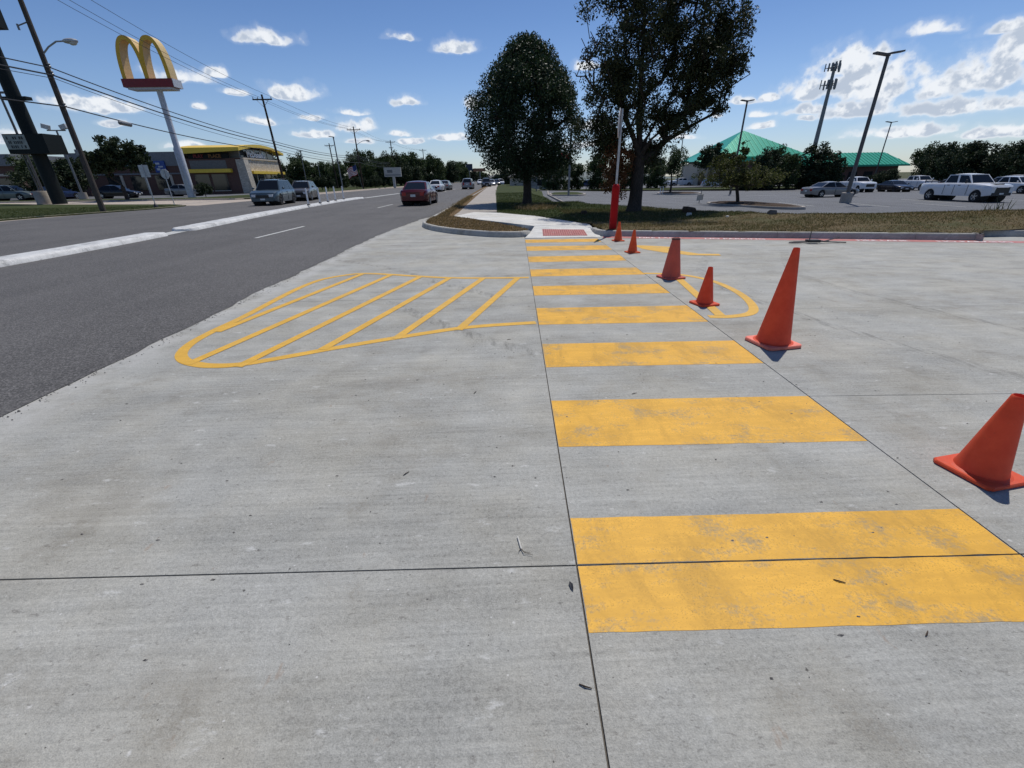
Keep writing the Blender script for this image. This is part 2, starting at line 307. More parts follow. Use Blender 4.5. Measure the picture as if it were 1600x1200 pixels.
# ------------------------------------------------------------------ mesh helpers
class MB:
    def __init__(s): s.v = []; s.f = []; s.mi = []; s.cur = 0
    def add(s, vs, fs):
        b = len(s.v); s.v += [tuple(v) for v in vs]; s.f += [tuple(b + i for i in f) for f in fs]; s.mi += [s.cur] * len(fs); return s
    def box(s, x0, x1, y0, y1, z0, z1):
        return s.add([(x0, y0, z0), (x1, y0, z0), (x1, y1, z0), (x0, y1, z0), (x0, y0, z1), (x1, y0, z1), (x1, y1, z1), (x0, y1, z1)],
                     [(0, 3, 2, 1), (4, 5, 6, 7), (0, 1, 5, 4), (1, 2, 6, 5), (2, 3, 7, 6), (3, 0, 4, 7)])
    def obox(s, c, ax, ay, az):
        c, ax, ay, az = map(Vector, (c, ax, ay, az))
        P = [c + ax * i + ay * j + az * k for k in (-1, 1) for i, j in ((-1, -1), (1, -1), (1, 1), (-1, 1))]
        return s.add(P, [(0, 3, 2, 1), (4, 5, 6, 7), (0, 1, 5, 4), (1, 2, 6, 5), (2, 3, 7, 6), (3, 0, 4, 7)])
    def tube(s, pts, r, n=8, cap=True):
        pts = [Vector(p) for p in pts]; k = len(pts)
        rs = list(r) if isinstance(r, (list, tuple)) else [r] * k
        V = []; u = None
        for i, p in enumerate(pts):
            t = (pts[min(i + 1, k - 1)] - pts[max(i - 1, 0)]).normalized()
            if u is None: u = t.orthogonal().normalized()
            else:
                u = (u - t * u.dot(t))
                u = u.normalized() if u.length > 1e-6 else t.orthogonal().normalized()
            w = t.cross(u)
            V += [p + (u * math.cos(2 * math.pi * j / n) + w * math.sin(2 * math.pi * j / n)) * rs[i] for j in range(n)]
        Fc = [(i * n + j, i * n + (j + 1) % n, (i + 1) * n + (j + 1) % n, (i + 1) * n + j) for i in range(k - 1) for j in range(n)]
        if cap: Fc += [tuple(range(n - 1, -1, -1)), tuple((k - 1) * n + j for j in range(n))]
        return s.add(V, Fc)
    def lathe(s, prof, n=24, c=(0, 0, 0), axis='z'):
        V = []
        for (r, h) in prof:
            for j in range(n):
                a = 2 * math.pi * j / n; x, y = r * math.cos(a), r * math.sin(a)
                V.append((c[0] + x, c[1] + y, c[2] + h) if axis == 'z' else (c[0] + x, c[1] + h, c[2] + y))
        Fc = []
        for i in range(len(prof) - 1):
            for j in range(n):
                q = (i * n + j, i * n + (j + 1) % n, (i + 1) * n + (j + 1) % n, (i + 1) * n + j)
                Fc.append(q if axis == 'z' else q[::-1])
        return s.add(V, Fc)
    def prism(s, poly, z0, z1):
        n = len(poly); V = [(p[0], p[1], z0) for p in poly] + [(p[0], p[1], z1) for p in poly]
        a = sum(poly[i][0] * poly[(i + 1) % n][1] - poly[(i + 1) % n][0] * poly[i][1] for i in range(n))
        Fc = [tuple(range(n - 1, -1, -1)), tuple(range(n, 2 * n))] + [(i, (i + 1) % n, n + (i + 1) % n, n + i) for i in range(n)]
        if a < 0: Fc = [f[::-1] for f in Fc]
        return s.add(V, Fc)
    def sheet(s, left, right, z=None):
        n = len(left); V = []
        for a, b in zip(left, right):
            V += [(a[0], a[1], z if z is not None else a[2]), (b[0], b[1], z if z is not None else b[2])]
        return s.add(V, [(2 * i, 2 * i + 1, 2 * i + 3, 2 * i + 2) for i in range(n - 1)])
    def quad(s, a, b, c, d): return s.add([a, b, c, d], [(0, 1, 2, 3)])
    def sphere(s, c, r, n=10, m=7):
        rx, ry, rz = r if isinstance(r, tuple) else (r, r, r)
        V = [(c[0], c[1], c[2] + rz)]
        for i in range(1, m):
            a = math.pi * i / m
            V += [(c[0] + rx * math.sin(a) * math.cos(2 * math.pi * j / n), c[1] + ry * math.sin(a) * math.sin(2 * math.pi * j / n), c[2] + rz * math.cos(a)) for j in range(n)]
        V.append((c[0], c[1], c[2] - rz)); e = len(V) - 1
        Fc = [(0, 1 + j, 1 + (j + 1) % n) for j in range(n)] + [(e, 1 + (m - 2) * n + (j + 1) % n, 1 + (m - 2) * n + j) for j in range(n)]
        Fc += [(1 + i * n + j, 1 + (i + 1) * n + j, 1 + (i + 1) * n + (j + 1) % n, 1 + i * n + (j + 1) % n) for i in range(m - 2) for j in range(n)]
        return s.add(V, Fc)
    def mesh(s, name, mats, smooth=False):
        me = D.meshes.new(name); me.from_pydata(s.v, [], s.f)
        for m in (mats if isinstance(mats, (list, tuple)) else [mats]): me.materials.append(MATS[m])
        if any(s.mi): me.polygons.foreach_set('material_index', s.mi)
        if smooth:
            me.polygons.foreach_set('use_smooth', [True] * len(me.polygons)); me.set_sharp_from_angle(angle=R(smooth if smooth is not True else 35))
        me.update(); return me
    def build(s, name, mats, parent=None, smooth=False):
        return link(name, s.mesh(name, mats, smooth), parent)
def link(name, me, parent=None, loc=None, rz=0):
    o = D.objects.new(name, me); COL.objects.link(o)
    if parent: o.parent = parent
    if loc: o.location = loc
    if rz: o.rotation_euler = (0, 0, rz)
    return o
def tag(o, label=None, cat=None, group=None, kind=None):
    if label: o['label'] = label
    if cat: o['category'] = cat
    if group: o['group'] = group
    if kind: o['kind'] = kind
    return o
def thing(name, label, cat, loc=(0, 0, 0), rz=0, group=None):
    o = D.objects.new(name, None); COL.objects.link(o); o.location = loc; o.rotation_euler = (0, 0, rz); o.empty_display_size = .2
    return tag(o, label, cat, group)
def copy_tree(o, parent=None):
    c = o.copy(); COL.objects.link(c)
    if parent: c.parent = parent
    for ch in list(o.children): copy_tree(ch, c)
    return c
def structure(o): o['kind'] = 'structure'; return o
def stuff(o, label=None): o['kind'] = 'stuff'; return tag(o, label)
def group_empty(name):
    o = D.objects.new(name, None); COL.objects.link(o); return structure(o)
def npmesh(name, V, Fq, mat):
    me = D.meshes.new(name); V = np.asarray(V, np.float32).reshape(-1, 3); Fq = np.asarray(Fq, np.int32); k = Fq.shape[1]
    me.vertices.add(len(V)); me.vertices.foreach_set('co', V.ravel()); me.loops.add(Fq.size); me.loops.foreach_set('vertex_index', Fq.ravel())
    me.polygons.add(len(Fq)); me.polygons.foreach_set('loop_start', np.arange(0, Fq.size, k, dtype=np.int32)); me.polygons.foreach_set('loop_total', np.full(len(Fq), k, np.int32))
    me.materials.append(MATS[mat]); me.update(calc_edges=True); return me
def text_mesh(body, size, mat, depth=.02, bold=.0, sx=1.):
    cu = D.curves.new('lettering', 'FONT'); cu.body = body; cu.size = size; cu.extrude = depth; cu.offset = bold; cu.align_x = 'CENTER'; cu.resolution_u = 3
    t = D.objects.new('lettering', cu); COL.objects.link(t); C.view_layer.update()
    me = D.meshes.new_from_object(t.evaluated_get(C.evaluated_depsgraph_get())); D.objects.remove(t); D.curves.remove(cu)
    me.materials.clear(); me.materials.append(MATS[mat])
    if sx != 1: me.transform(Matrix.Diagonal((sx, 1, 1, 1)))
    return me
def smooth01(t): t = np.clip(t, 0, 1); return t * t * (3 - 2 * t)

# ------------------------------------------------------------------ setting: ground, road
def RC(y): return 9e-5 * max(0, y - 20) ** 2     # the road bends gently right
structure(MB().quad((-4000, -600, -1.6), (4000, -600, -1.6), (4000, 5000, -1.6), (-4000, 5000, -1.6)).build('terrain', 'terrain'))
ys = [-12, 0, 1, 2, 2.6] + [2.8 + .22 * i for i in range(80)] + [20.5, 25, 30, 40, 55, 75, 100, 140, 190, 250, 320, 400]
def redge(y):
    if y < 14: b = -3.62
    elif y < 19.5: b = -3.62 + .42 * ((y - 14) / 5.5)
    else: b = -3.2 + .55 * min(1, (y - 19.5) / 3)
    return b + RC(y)
rt = [(redge(y) + (RNG.normal(0, .018) + .03 * math.sin(y * 2.1) * math.sin(y * .73) if 2 < y < 20 else 0), y) for y in ys]
lf = [(-24.2 + RC(y), y) for y in ys]
structure(MB().sheet(lf, rt, .005).build('road', 'asphalt_road'))
gy = [-12, 0, 10, 20, 28, 33, 36]
structure(MB().sheet([(-26.2 + .0, y, 0) for y in gy], [(-24.0, y, .002) for y in gy]).build('gutter', 'concrete_gutter'))
gl2 = [46.5, 60, 80, 110, 150, 200, 260]
structure(MB().sheet([(-25.4 + RC(y), y) for y in gl2], [(-24.0 + RC(y), y) for y in gl2], .0).build('gutter', 'concrete_gutter'))
# crumbled asphalt along the pavement edge
V = []; Fc = []
for i in range(900):
    y = RNG.uniform(2, 19); w = abs(RNG.normal(0, .06)); x = redge(y) + w + RNG.normal(0, .02) ; s_ = RNG.uniform(.002, .008) * (1.6 if RNG.random() < .08 else 1)
    b = len(V); a0 = RNG.uniform(0, 6)
    for k in range(4): V.append((x + s_ * math.cos(a0 + k * 1.57), y + s_ * math.sin(a0 + k * 1.57), .003))
    V.append((x, y, .003 + s_ * 1.1)); Fc += [(b + k, b + (k + 1) % 4, b + 4) for k in range(4)]
for i in range(420):
    x, y = RNG.uniform(-3.6, 4.5), RNG.uniform(.2, 9); s_ = RNG.uniform(.002, .006)
    b = len(V); a0 = RNG.uniform(0, 6); e = RNG.uniform(1, 2.6)
    for k in range(4): V.append((x + e * s_ * math.cos(a0 + k * 1.57), y + s_ * math.sin(a0 + k * 1.57), .001))
    V.append((x, y, .001 + s_)); Fc += [(b + k, b + (k + 1) % 4, b + 4) for k in range(4)]
stuff(link('gravel', npmesh('gravel', V, Fc, 'asphalt_road')))

# concrete driveway: slabs with open joints
def J1(y): return .245 + .0445 * y
def J2(y): return 2.16 + .049 * y
def X1(x): return 1.325 - .021 * x
def X2(x): return 2.87 - .042 * x
def X3(x): return 5.16 - .03 * x
def X4(x): return 6.02
g_ = .0038
drive = group_empty('driveway')
structure(MB().prism([(-4.5, -6), (30, -6), (30, 11), (12, 12), (3, 15), (-.5, 15), (-4.5, 22)], -.2, -.009).build('subgrade', 'joint_dark', drive))
def slab(poly): structure(MB().prism(poly, -.16, 0).build('slab', 'concrete_new', drive))
def cut(xa, xb, ya, yb):  # corner with functions of the joint lines
    return
def jx(f, y): return f(y)
L0 = -4.4
slab([(L0, -6), (J1(-6) - g_, -6), (J1(1.3) - g_, X1(.3) - g_), (L0, X1(L0) - g_)])
slab([(L0, X1(L0) + g_), (J1(1.3) - g_, X1(.3) + g_), (J1(6.02) - g_, 6.02 - .002), (L0, 6.02 - .002)])
slab([(L0, 6.024), (J1(6.02) - g_, 6.024), (J1(12.6) - g_, 12.6), (J1(14.6) - g_, 14.8), (-.5, 14.8), (-2.4, 20.6), (L0, 20.6)])
slab([(J1(-6) + g_, -6), (J2(-6) - g_, -6), (J2(1.3) - g_, X1(2.2) - g_), (J1(1.3) + g_, X1(.3) - g_)])
slab([(J1(1.3) + g_, X1(.3) + g_), (J2(1.3) - g_, X1(2.2) + g_), (J2(12.3) - g_, 12.37), (J1(12.4) + g_, 12.45)])
slab([(J2(-6) + g_, -6), (24, -6), (24, X1(24) - g_), (J2(1.3) + g_, X1(2.2) - g_)])
slab([(J2(1.3) + g_, X1(2.2) + g_), (24, X1(24) + g_), (24, X2(24) - g_ * .8), (J2(2.8) + g_, X2(2.3) - g_ * .8)])
slab([(J2(2.8) + g_, X2(2.3) + g_ * .8), (24, X2(24) + g_), (24, X3(24) - .002), (J2(5.1) + g_, X3(2.4) - .002)])
slab([(J2(5.1) + g_, X3(2.4) + .002), (24, X3(24) + .002), (24, 8.0), (12.6, 11.1), (11.6, 10.6), (2.85, 13.1), (J2(12.3) + g_, 12.4)])

s = NT('tyre_rub'); s._c = 'world'; s.base((.09, .085, .08), .9)
tr_ = s.n('ShaderNodeBsdfTransparent'); ms_ = s.n('ShaderNodeMixShader'); s.l(s.mr(s.noise(3, 5, .7, s.co((6, 1.2, 1), (0, 0, R(60)))), .42, .75, 0, .30), ms_.inputs[0]); s.l(tr_.outputs[0], ms_.inputs[1]); s.l(s.b.outputs[0], ms_.inputs[2]); s.l(ms_.outputs[0], s.o.inputs[0])
# crosswalk bars (worn thermoplastic)
cw = thing('crosswalk', 'worn yellow ladder crosswalk of wide bars across the concrete driveway', 'crosswalk')
BARS = [(1.02, 1.60), (2.22, 2.83), (3.46, 4.05), (4.68, 5.37), (6.03, 6.62), (7.34, 7.97), (8.72, 9.40), (10.22, 10.92), (11.58, 12.2)]
def bar(y0, y1, xa=None, sk=-.02, skip=0):
    nx, ny = 24, 4; mb = MB(); V = []
    for j in range(ny + 1):
        for i in range(nx + 1):
            t = j / ny; yb = y0 + (y1 - y0) * t; xl, xr = J1(yb) + .0055, J2(yb) - .008
            x = xl + (xr - xl) * i / nx
            jit = (random.uniform(-.0022, .0022) if j in (0, ny) else 0)
            V.append((x + (random.uniform(-.002, .002) if i in (0, nx) else 0), yb + sk * (x - xl) + jit, .0012))
    mb.add(V, [(j * (nx + 1) + i, j * (nx + 1) + i + 1, (j + 1) * (nx + 1) + i + 1, (j + 1) * (nx + 1) + i) for j in range(ny) for i in range(nx)])
    mb.build('crosswalk_bar', 'paint_yellow_bar', cw)
yj = X1(.3)
bar(1.015, yj - .0045, sk=-.021); bar(yj + .0045, 1.60, sk=-.021)
for (a, b) in BARS[1:]: bar(a, b, sk=-.028 if b < 10 else -.05)

# hatched island
hm = thing('hatched_marking', 'yellow striped island painted on concrete between the asphalt and the crosswalk', 'road marking')
def stripline(name, pts, w, parent, mat='paint_yellow_line', z=.003, closed=False):
    P = [Vector((p[0], p[1], 0)) for p in pts]; n = len(P); Lp, Rp = [], []
    ws = w if isinstance(w, list) else [w] * n
    for i in range(n):
        t = (P[min(i + 1, n - 1)] - P[max(i - 1, 0)]).normalized(); q = Vector((-t.y, t.x, 0)) * ws[i] / 2
        Lp.append((P[i] + q)[:2]); Rp.append((P[i] - q)[:2])
    return MB().sheet(Lp, Rp, z).build(name, mat, parent)
def spline(pts, k=6):
    P = [Vector((p[0], p[1])) for p in pts]; out = []
    for i in range(len(P) - 1):
        a, b, c, d = P[max(i - 1, 0)], P[i], P[i + 1], P[min(i + 2, len(P) - 1)]
        for j in range(k):
            t = j / k; out.append(.5 * ((2 * b) + (c - a) * t + (2 * a - 5 * b + 4 * c - d) * t * t + (3 * b - a - 3 * c + d) * t ** 3))
    return out + [P[-1]]
for pts_ in ([(-1.5, 5.9), (-.9, 5.1), (-.2, 4.3), (.38, 3.75)], [(-3.4, 9.5), (-2.2, 8.6), (-.9, 7.0), (.1, 5.9)], [(4.5, 2.2), (3.6, 4.5), (3.4, 7), (4.6, 9.4)], [(6.2, 2.6), (5.2, 4.7), (5.0, 7), (6.1, 9.2)]):
    structure(stripline('tyre_mark', spline(pts_), .17, drive, 'tyre_rub', .0007))
outl = spline([(.43, 4.76), (-.32, 4.66), (-.95, 4.42), (-1.64, 4.10), (-2.0, 3.91), (-2.36, 3.74), (-2.62, 3.72), (-2.82, 3.78), (-3.0, 3.90), (-3.14, 4.1), (-3.22, 4.4), (-3.22, 4.8), (-3.17, 5.35), (-3.15, 6.3), (-3.11, 6.95), (-3.0, 7.47), (-2.78, 7.76), (-2.5, 7.94), (-2.25, 7.92), (-1.9, 7.80), (-1.4, 7.60), (-.84, 7.40), (-.18, 7.30), (.53, 7.26)])
stripline('outline', outl, .105, hm)
for a, b in (((-2.41, 7.92), (-3.14, 4.82)), ((-1.87, 7.77), (-2.86, 3.86)), ((-1.32, 7.55), (-2.35, 3.76)), ((-.80, 7.39), (-1.73, 4.15)), ((-.23, 7.3), (-1.06, 4.42)), ((.35, 7.27), (-.42, 4.65))):
    q_ = (Vector(b) - Vector(a)).normalized() * .09
    stripline('stripe', [a, (b[0] + q_.x, b[1] + q_.y)], .10, hm, z=.0045)
rl = thing('loop_marking', 'yellow rounded loop painted on concrete around a small cone right of the crosswalk', 'road marking')
rlp = [(x * .968, y * .968) for x, y in [(2.6, 7.62), (3.0, 7.52), (3.28, 7.32), (3.48, 6.9), (3.52, 6.4), (3.46, 5.85), (3.3, 5.33), (3.1, 5.05), (2.8, 4.95), (2.55, 4.97)]]
stripline('outline', spline(rlp), .11, rl)
stripline('stripe', [(2.98, 7.25), (2.62, 4.83)], .12, rl, z=.0045)
ar = thing('arrow_marking', 'faded yellow arrow painted on the concrete behind the second cone', 'road marking')
MB().prism([(3.30, 10.75), (3.75, 10.55), (4.15, 10.28), (3.9, 10.05), (4.3, 9.25), (4.05, 9.1), (3.62, 9.55), (3.35, 10.1)], .001, .0035).build('arrow_head', 'paint_yellow_line', ar)
stripline('arrow_shaft', [(4.0, 9.22), (4.65, 9.07)], .22, ar, z=.0048)

# red fire lane strip with lettering
kv = Vector((11.57 - 2.77, 10.21 - 12.66)).normalized(); kn = Vector((-kv.y, kv.x))
def kp(t, off): p = Vector((2.77, 12.66)) + kv * t + kn * off; return (p.x, p.y)
fl = thing('fire_lane_strip', 'faded red strip with white lettering along the foot of the grass kerb', 'road marking')
MB().sheet([kp(.25, -.04), kp(20, -.04)][::-1], [kp(.25, -.40), kp(20, -.40)][::-1], .0035).build('strip', 'paint_red', fl)
ka = math.atan2(kv.y, kv.x)
def ktext(body, t, size, sx):
    me = text_mesh(body, size, 'paint_letter', 0.0008, .004, sx); p = kp(t, -.34); link('lettering', me, fl, (p[0], p[1], .0055), ka)
ktext('FIRE LANE', 1.75, .24, 1.0); ktext('NO PARKING', 3.6, .24, 1.0); ktext('FIRE LANE', 6.9, .24, 1.); ktext('NO PARKING', 8.75, .24, 1.)

# kerbs swept along lines, cut into cast lengths
PROF = [(0., -.08), (0., .02), (.025, .125), (.05, .15), (.165, .15), (.165, -.08)]
def resample(pts, step):
    P = [Vector(p[:2]) for p in pts]; out = [P[0]]; 
    for a, b in zip(P, P[1:]):
        n = max(1, int((b - a).length / step)); out += [a + (b - a) * (i + 1) / n for i in range(n)]
    return out
def kerb(pts, seg=3., mat='concrete_kerb', side=1, prof=PROF, zf=None, name='kerb', paint=None):
    root = group_empty(name); P = resample(pts, .35); acc = [P[0]]; L = 0
    runs = []
    for a, b in zip(P, P[1:]):
        acc.append(b); L += (b - a).length
        if L >= seg: runs.append(acc); acc = [b]; L = 0
    if len(acc) > 1: runs.append(acc)
    allP = P
    for run in runs:
        V = []; n = len(run)
        for i, p in enumerate(run):
            k = allP.index(p); t = (allP[min(k + 1, len(allP) - 1)] - allP[max(k - 1, 0)]).normalized(); q = Vector((-t.y, t.x)) * side
            pp = p + t * (.004 if i == 0 else (-.004 if i == n - 1 else 0))
            zs = zf(k / (len(allP) - 1), pp) if zf else (0, 1)
            for (o, z) in prof: V.append((pp.x + q.x * o, pp.y + q.y * o, zs[0] + (z * zs[1] if z > 0 else z)))
        m = len(prof); Fc = []
        for i in range(n - 1):
            for j in range(m - 1):
                f = (i * m + j, (i + 1) * m + j, (i + 1) * m + j + 1, i * m + j + 1); Fc.append(f if side > 0 else f[::-1])
        c0 = tuple(range(m)); c1 = tuple((n - 1) * m + j for j in range(m))
        Fc += [c0[::-1] if side < 0 else c0, c1 if side < 0 else c1[::-1]]
        structure(MB().add(V, Fc).build('kerb_segment', mat, root, 40))
    return root
corner = spline([(-1.5, 88.), (-2.12, 46), (-2.5, 30), (-2.62, 21), (-2.72, 18.6), (-2.72, 17.3), (-2.56, 16.2), (-2.12, 15.12), (-1.5, 14.2), (-.85, 13.5), (-.22, 13.0), (.3, 12.78), (.72, 12.78), (.95, 13.0), (1.05, 13.45), (1.13, 14.0)], 8)
kerb(corner, 3, side=1, zf=lambda t, p: (0, 1 if p.x < .98 else max(.12, 1 - (p.y - 13.05) / 1.2)))
kerb([(1.0, 400.), (.3, 200), (-1.5, 88.1)][::-1], 30, side=-1)
rk = [(2.98, 14.5), (2.86, 13.9), (2.82, 13.1), (2.9, 12.74), (3.2, 12.52)] + [kp(t, 0) for t in (1, 3, 5, 7, 8.9)] + [(11.52, 10.3), (11.62, 10.45)]
kerb(spline(rk, 6), 3, side=1, zf=lambda t, p: (0, max(.1, min(1, (14.6 - p.y) / 1.1)) if p.x < 3 else 1))
kerb(spline([(12.1, 11.35), (12.25, 11.0), (12.7, 10.8), (14, 10.4), (24, 7.4)], 4), 3, side=1)
kerb([(-24.9, 5), (-24.85, 20), (-24.7, 26), (-24.0, 29.5), (-23.5, 32), (-23.4, 35), (-23.9, 37), (-26, 39), (-31, 40.6), (-40, 43.6)], 4, 'concrete_gutter', side=1, prof=[(0, -.05), (0, .02), (.03, .07), (.12, .07), (.14, -.05)])
kerb([(-70, 53.5), (-45, 51.3), (-30, 49.5), (-26.5, 48.8), (-25.4, 50), (-25.2, 55), (-24.8, 110), (-22, 200), (-19, 260)], 6, 'concrete_gutter', side=1)

# corner island of dry mulch, new white walk, ramp
def patch(name, poly, zfun, mat, step=.2, parent=None):
    xs = [p[0] for p in poly]; yv = [p[1] for p in poly]
    def inside(x, y):
        c = False; j = len(poly) - 1
        for i in range(len(poly)):
            if (poly[i][1] > y) != (poly[j][1] > y) and x < (poly[j][0] - poly[i][0]) * (y - poly[i][1]) / (poly[j][1] - poly[i][1]) + poly[i][0]: c = not c
            j = i
        return c
    nx = int((max(xs) - min(xs)) / step) + 2; ny = int((max(yv) - min(yv)) / step) + 2; idx = {}; V = []; Fc = []
    def vid(i, j):
        if (i, j) not in idx:
            x, y = min(xs) + i * step, min(yv) + j * step; idx[(i, j)] = len(V); V.append((x, y, zfun(x, y)))
        return idx[(i, j)]
    for i in range(nx):
        for j in range(ny):
            if inside(min(xs) + (i + .5) * step, min(yv) + (j + .5) * step): Fc.append((vid(i, j), vid(i + 1, j), vid(i + 1, j + 1), vid(i, j + 1)))
    o = MB().add(V, Fc).build(name, mat, parent, True); return structure(o), inside
def nz(x, y, f=1.): 
    from mathutils import noise as mn
    return mn.noise(Vector((x * f, y * f, 3.7)))
islp = [(-2.62, 19.2), (-2.6, 17.2), (-2.45, 16.25), (-2.02, 15.2), (-1.42, 14.32), (-.78, 13.6), (-.18, 13.12), (.35, 12.9), (.75, 12.93), (.9, 13.1), (.95, 13.6), (-.35, 16.55), (-1.75, 19.0)]
isl_o, isl_in = patch('mulch_bed', islp, lambda x, y: .145 + .03 * nz(x, y, 1.7) + .012 * nz(x, y, 7), 'soil_island', .09)
structure(MB().sheet([(-2.52 + RC(q), q) for q in (18.6, 22, 30, 46, 88, 140)], [(-1.64 + RC(q), q) for q in (18.6, 22, 30, 46, 88, 140)], .138).build('dirt_strip', 'soil_island'))
def walk_slab(poly, z, mat, parent, zf=None):
    mb = MB(); n = len(poly); V = [(p[0], p[1], -.05) for p in poly] + [(p[0], p[1], zf(p[0], p[1]) if zf else z) for p in poly]
    a = sum(poly[i][0] * poly[(i + 1) % n][1] - poly[(i + 1) % n][0] * poly[i][1] for i in range(n))
    Fc = [tuple(range(n, 2 * n))] + [(i, (i + 1) % n, n + (i + 1) % n, n + i) for i in range(n)]
    if a < 0: Fc = [f[::-1] for f in Fc]
    return structure(mb.add(V, Fc).build('paving_slab', mat, parent))
sw = group_empty('sidewalk')
ramp_z = lambda x, y: .004 + .15 * (y - 12.42) / 1.9
walk_slab([(.80, 12.5), (2.92, 12.42), (2.98, 14.42), (1.22, 14.26), (1.0, 13.2)], 0, 'concrete_white', sw, ramp_z)
walk_slab([(1.21, 14.275), (2.98, 14.435), (1.55, 18.3), (.98, 17.6), (-.2, 16.42)], .156, 'concrete_white', sw)
walk_slab([(-.212, 16.43), (.97, 17.62), (1.54, 18.32), (.08, 20.6), (-.95, 21.2), (-1.72, 19.0)], .152, 'concrete_white', sw)
y = 19.03; first = True
yy = 21.25
walk_slab([(-1.74, 19.03), (-.96, 21.22), (-1.67, 21.24)], .15, 'concrete_tan', sw)
while yy < 130:
    st = 1.55 if yy < 60 else 6
    a, b = yy + .01, yy + st - .01
    walk_slab([(-1.66 + RC(a), a), (.08 + RC(a), a), (.08 + RC(b), b), (-1.66 + RC(b), b)], .15, 'concrete_tan', sw); yy += st
# tactile plate
tp = thing('tactile_plate', 'brick red tactile warning plate with raised domes set in the white ramp', 'tactile plate')
c0, c1, c2, c3 = Vector((1.33, 12.72)), Vector((2.58, 12.64)), Vector((2.63, 13.5)), Vector((1.41, 13.70))
pz = lambda p: ramp_z(p.x, p.y)
V = [(p.x, p.y, pz(p) + .007) for p in (c0, c1, c2, c3)]
MB().add(V + [(v[0], v[1], v[2] - .01) for v in V], [(0, 1, 2, 3), (0, 4, 5, 1), (1, 5, 6, 2), (2, 6, 7, 3), (3, 7, 4, 0)]).build('plate', 'paint_red', tp)
mb = MB()
for i in range(20):
    for j in range(12):
        a = c0.lerp(c1, (i + .5) / 20).lerp(c3.lerp(c2, (i + .5) / 20), (j + .5) / 12); mb.lathe([(.018, 0), (.012, .007), (.0, .0072)], 6, (a.x, a.y, pz(a) + .007))
stuff(mb.build('dome', 'paint_red', tp))

# grass behind the kerbs and the parking lot
def parkz(x, y):
    return float(-.38 - .34 * smooth01((x - 6) / 16) - .22 * smooth01((y - 45) / 22) * smooth01((x - 22) / 20))
def yb(x): return float(np.interp(x, [5.3, 6.5, 7.6, 9.0, 12, 20, 40], [29.5, 27.2, 23.4, 20.4, 19.2, 18.8, 17.0]))
def xb(y): return float(np.interp(y, [29.5, 40, 56, 75], [5.3, 5.75, 6.5, 8.6]))
def ykerb(x): return float(np.interp(x, [2.8, 3.2, 11.6, 30], [13.4, 12.6, 10.3, 5.2]))
def grassz(x, y):
    if y < 29.5 or x > xb(y): d = (yb(x) - y) if x > 5.3 else 9
    else: d = xb(y) - x
    if x > 5.3 and y < 29.5: d = yb(x) - y
    b = .15
    dk = y - ykerb(max(x, 2.8))
    b += smooth01((x - 5.5) / 4) * smooth01(dk / 4.2) * (.20 + .012 * max(0, x - 8)) + .035 * nz(x, y, .6) * smooth01(dk / 1.) + .015 * nz(x, y, 2.3) * smooth01(dk / .5)
    t = smooth01(d / float(np.interp(x, [6, 8.5], [3.2, 6.2])))
    return float((parkz(x, y) - .08) * (1 - t) + b * t)
gp = [(3.0, 14.6), (2.95, 13.2), (3.05, 12.8), (3.25, 12.65)] + [(x, ykerb(x) + .13) for x in np.arange(3.6, 11.8, .8)] + [(12.3, 10.95), (13, 10.85), (30, 5.7), (34, 19.5)] + [(20, 19.4), (12, 19.9), (9.4, 21), (7.9, 24), (6.7, 28), (5.5, 30.5)] + [(xb(y_) - .0, y_) for y_ in (40, 56, 75)] + [(8.6, 130), (.08 + RC(130), 130), (.1 + RC(60), 60), (.1, 20.7), (1.56, 18.35)]
go, g_in = patch('grass_verge', gp, grassz, 'soil_strip', .3)
# lawn colour where the verge is mown turf
go.data.materials.append(MATS['lawn'])
for p in go.data.polygons:
    c = p.center
    if c.y > 19.5 + .8 * nz(c.x, c.y, .4) and c.x < 6.5 + (c.y - 25) * .05 or (c.x < 9 and c.y > 15.2 + .5 * nz(c.x, c.y, 1.) ): p.material_index = 1
pk = []
xsn = np.concatenate([np.arange(4.6, 30, 2.0), np.arange(30, 140, 8)]); ysn = np.concatenate([np.arange(15, 60, 2.5), np.arange(60, 86, 5.)])
V = [(x, y_, parkz(x, y_)) for y_ in ysn for x in xsn]; nx = len(xsn)
keep = lambda i, j: (V[j * nx + i][1] > 29 and V[j * nx + i][0] > xb(V[j * nx + i][1]) - 2.6) or V[j * nx + i][0] > 7.0
Fc = [(j * nx + i, j * nx + i + 1, (j + 1) * nx + i + 1, (j + 1) * nx + i) for j in range(len(ysn) - 1) for i in range(nx - 1) if keep(i, j)]
structure(MB().add(V, Fc).build('parking_lot', 'asphalt_parking', None, True))
kerb([(5.35, 30.2), (5.75, 40), (6.5, 56), (8.4, 73)], 3, 'concrete_tan', side=1, zf=lambda t, p: (parkz(p.x, p.y), 1))
# far side grass band and kerb of the parking lot
MBb = MB().sheet([(7, 92, -.45), (30, 92, -.62), (60, 90, -.75), (140, 88, -.8)], [(7, 79.5, -.35), (30, 79.5, -.62), (60, 77.5, -.78), (140, 75, -.85)])
structure(MBb.build('grass_band', 'lawn'))
structure(MB().sheet([(5, 200, -.9), (160, 180, -.9)], [(5, 92, -.5), (160, 88, -.75)]).build('far_lot', 'asphalt_parking'))
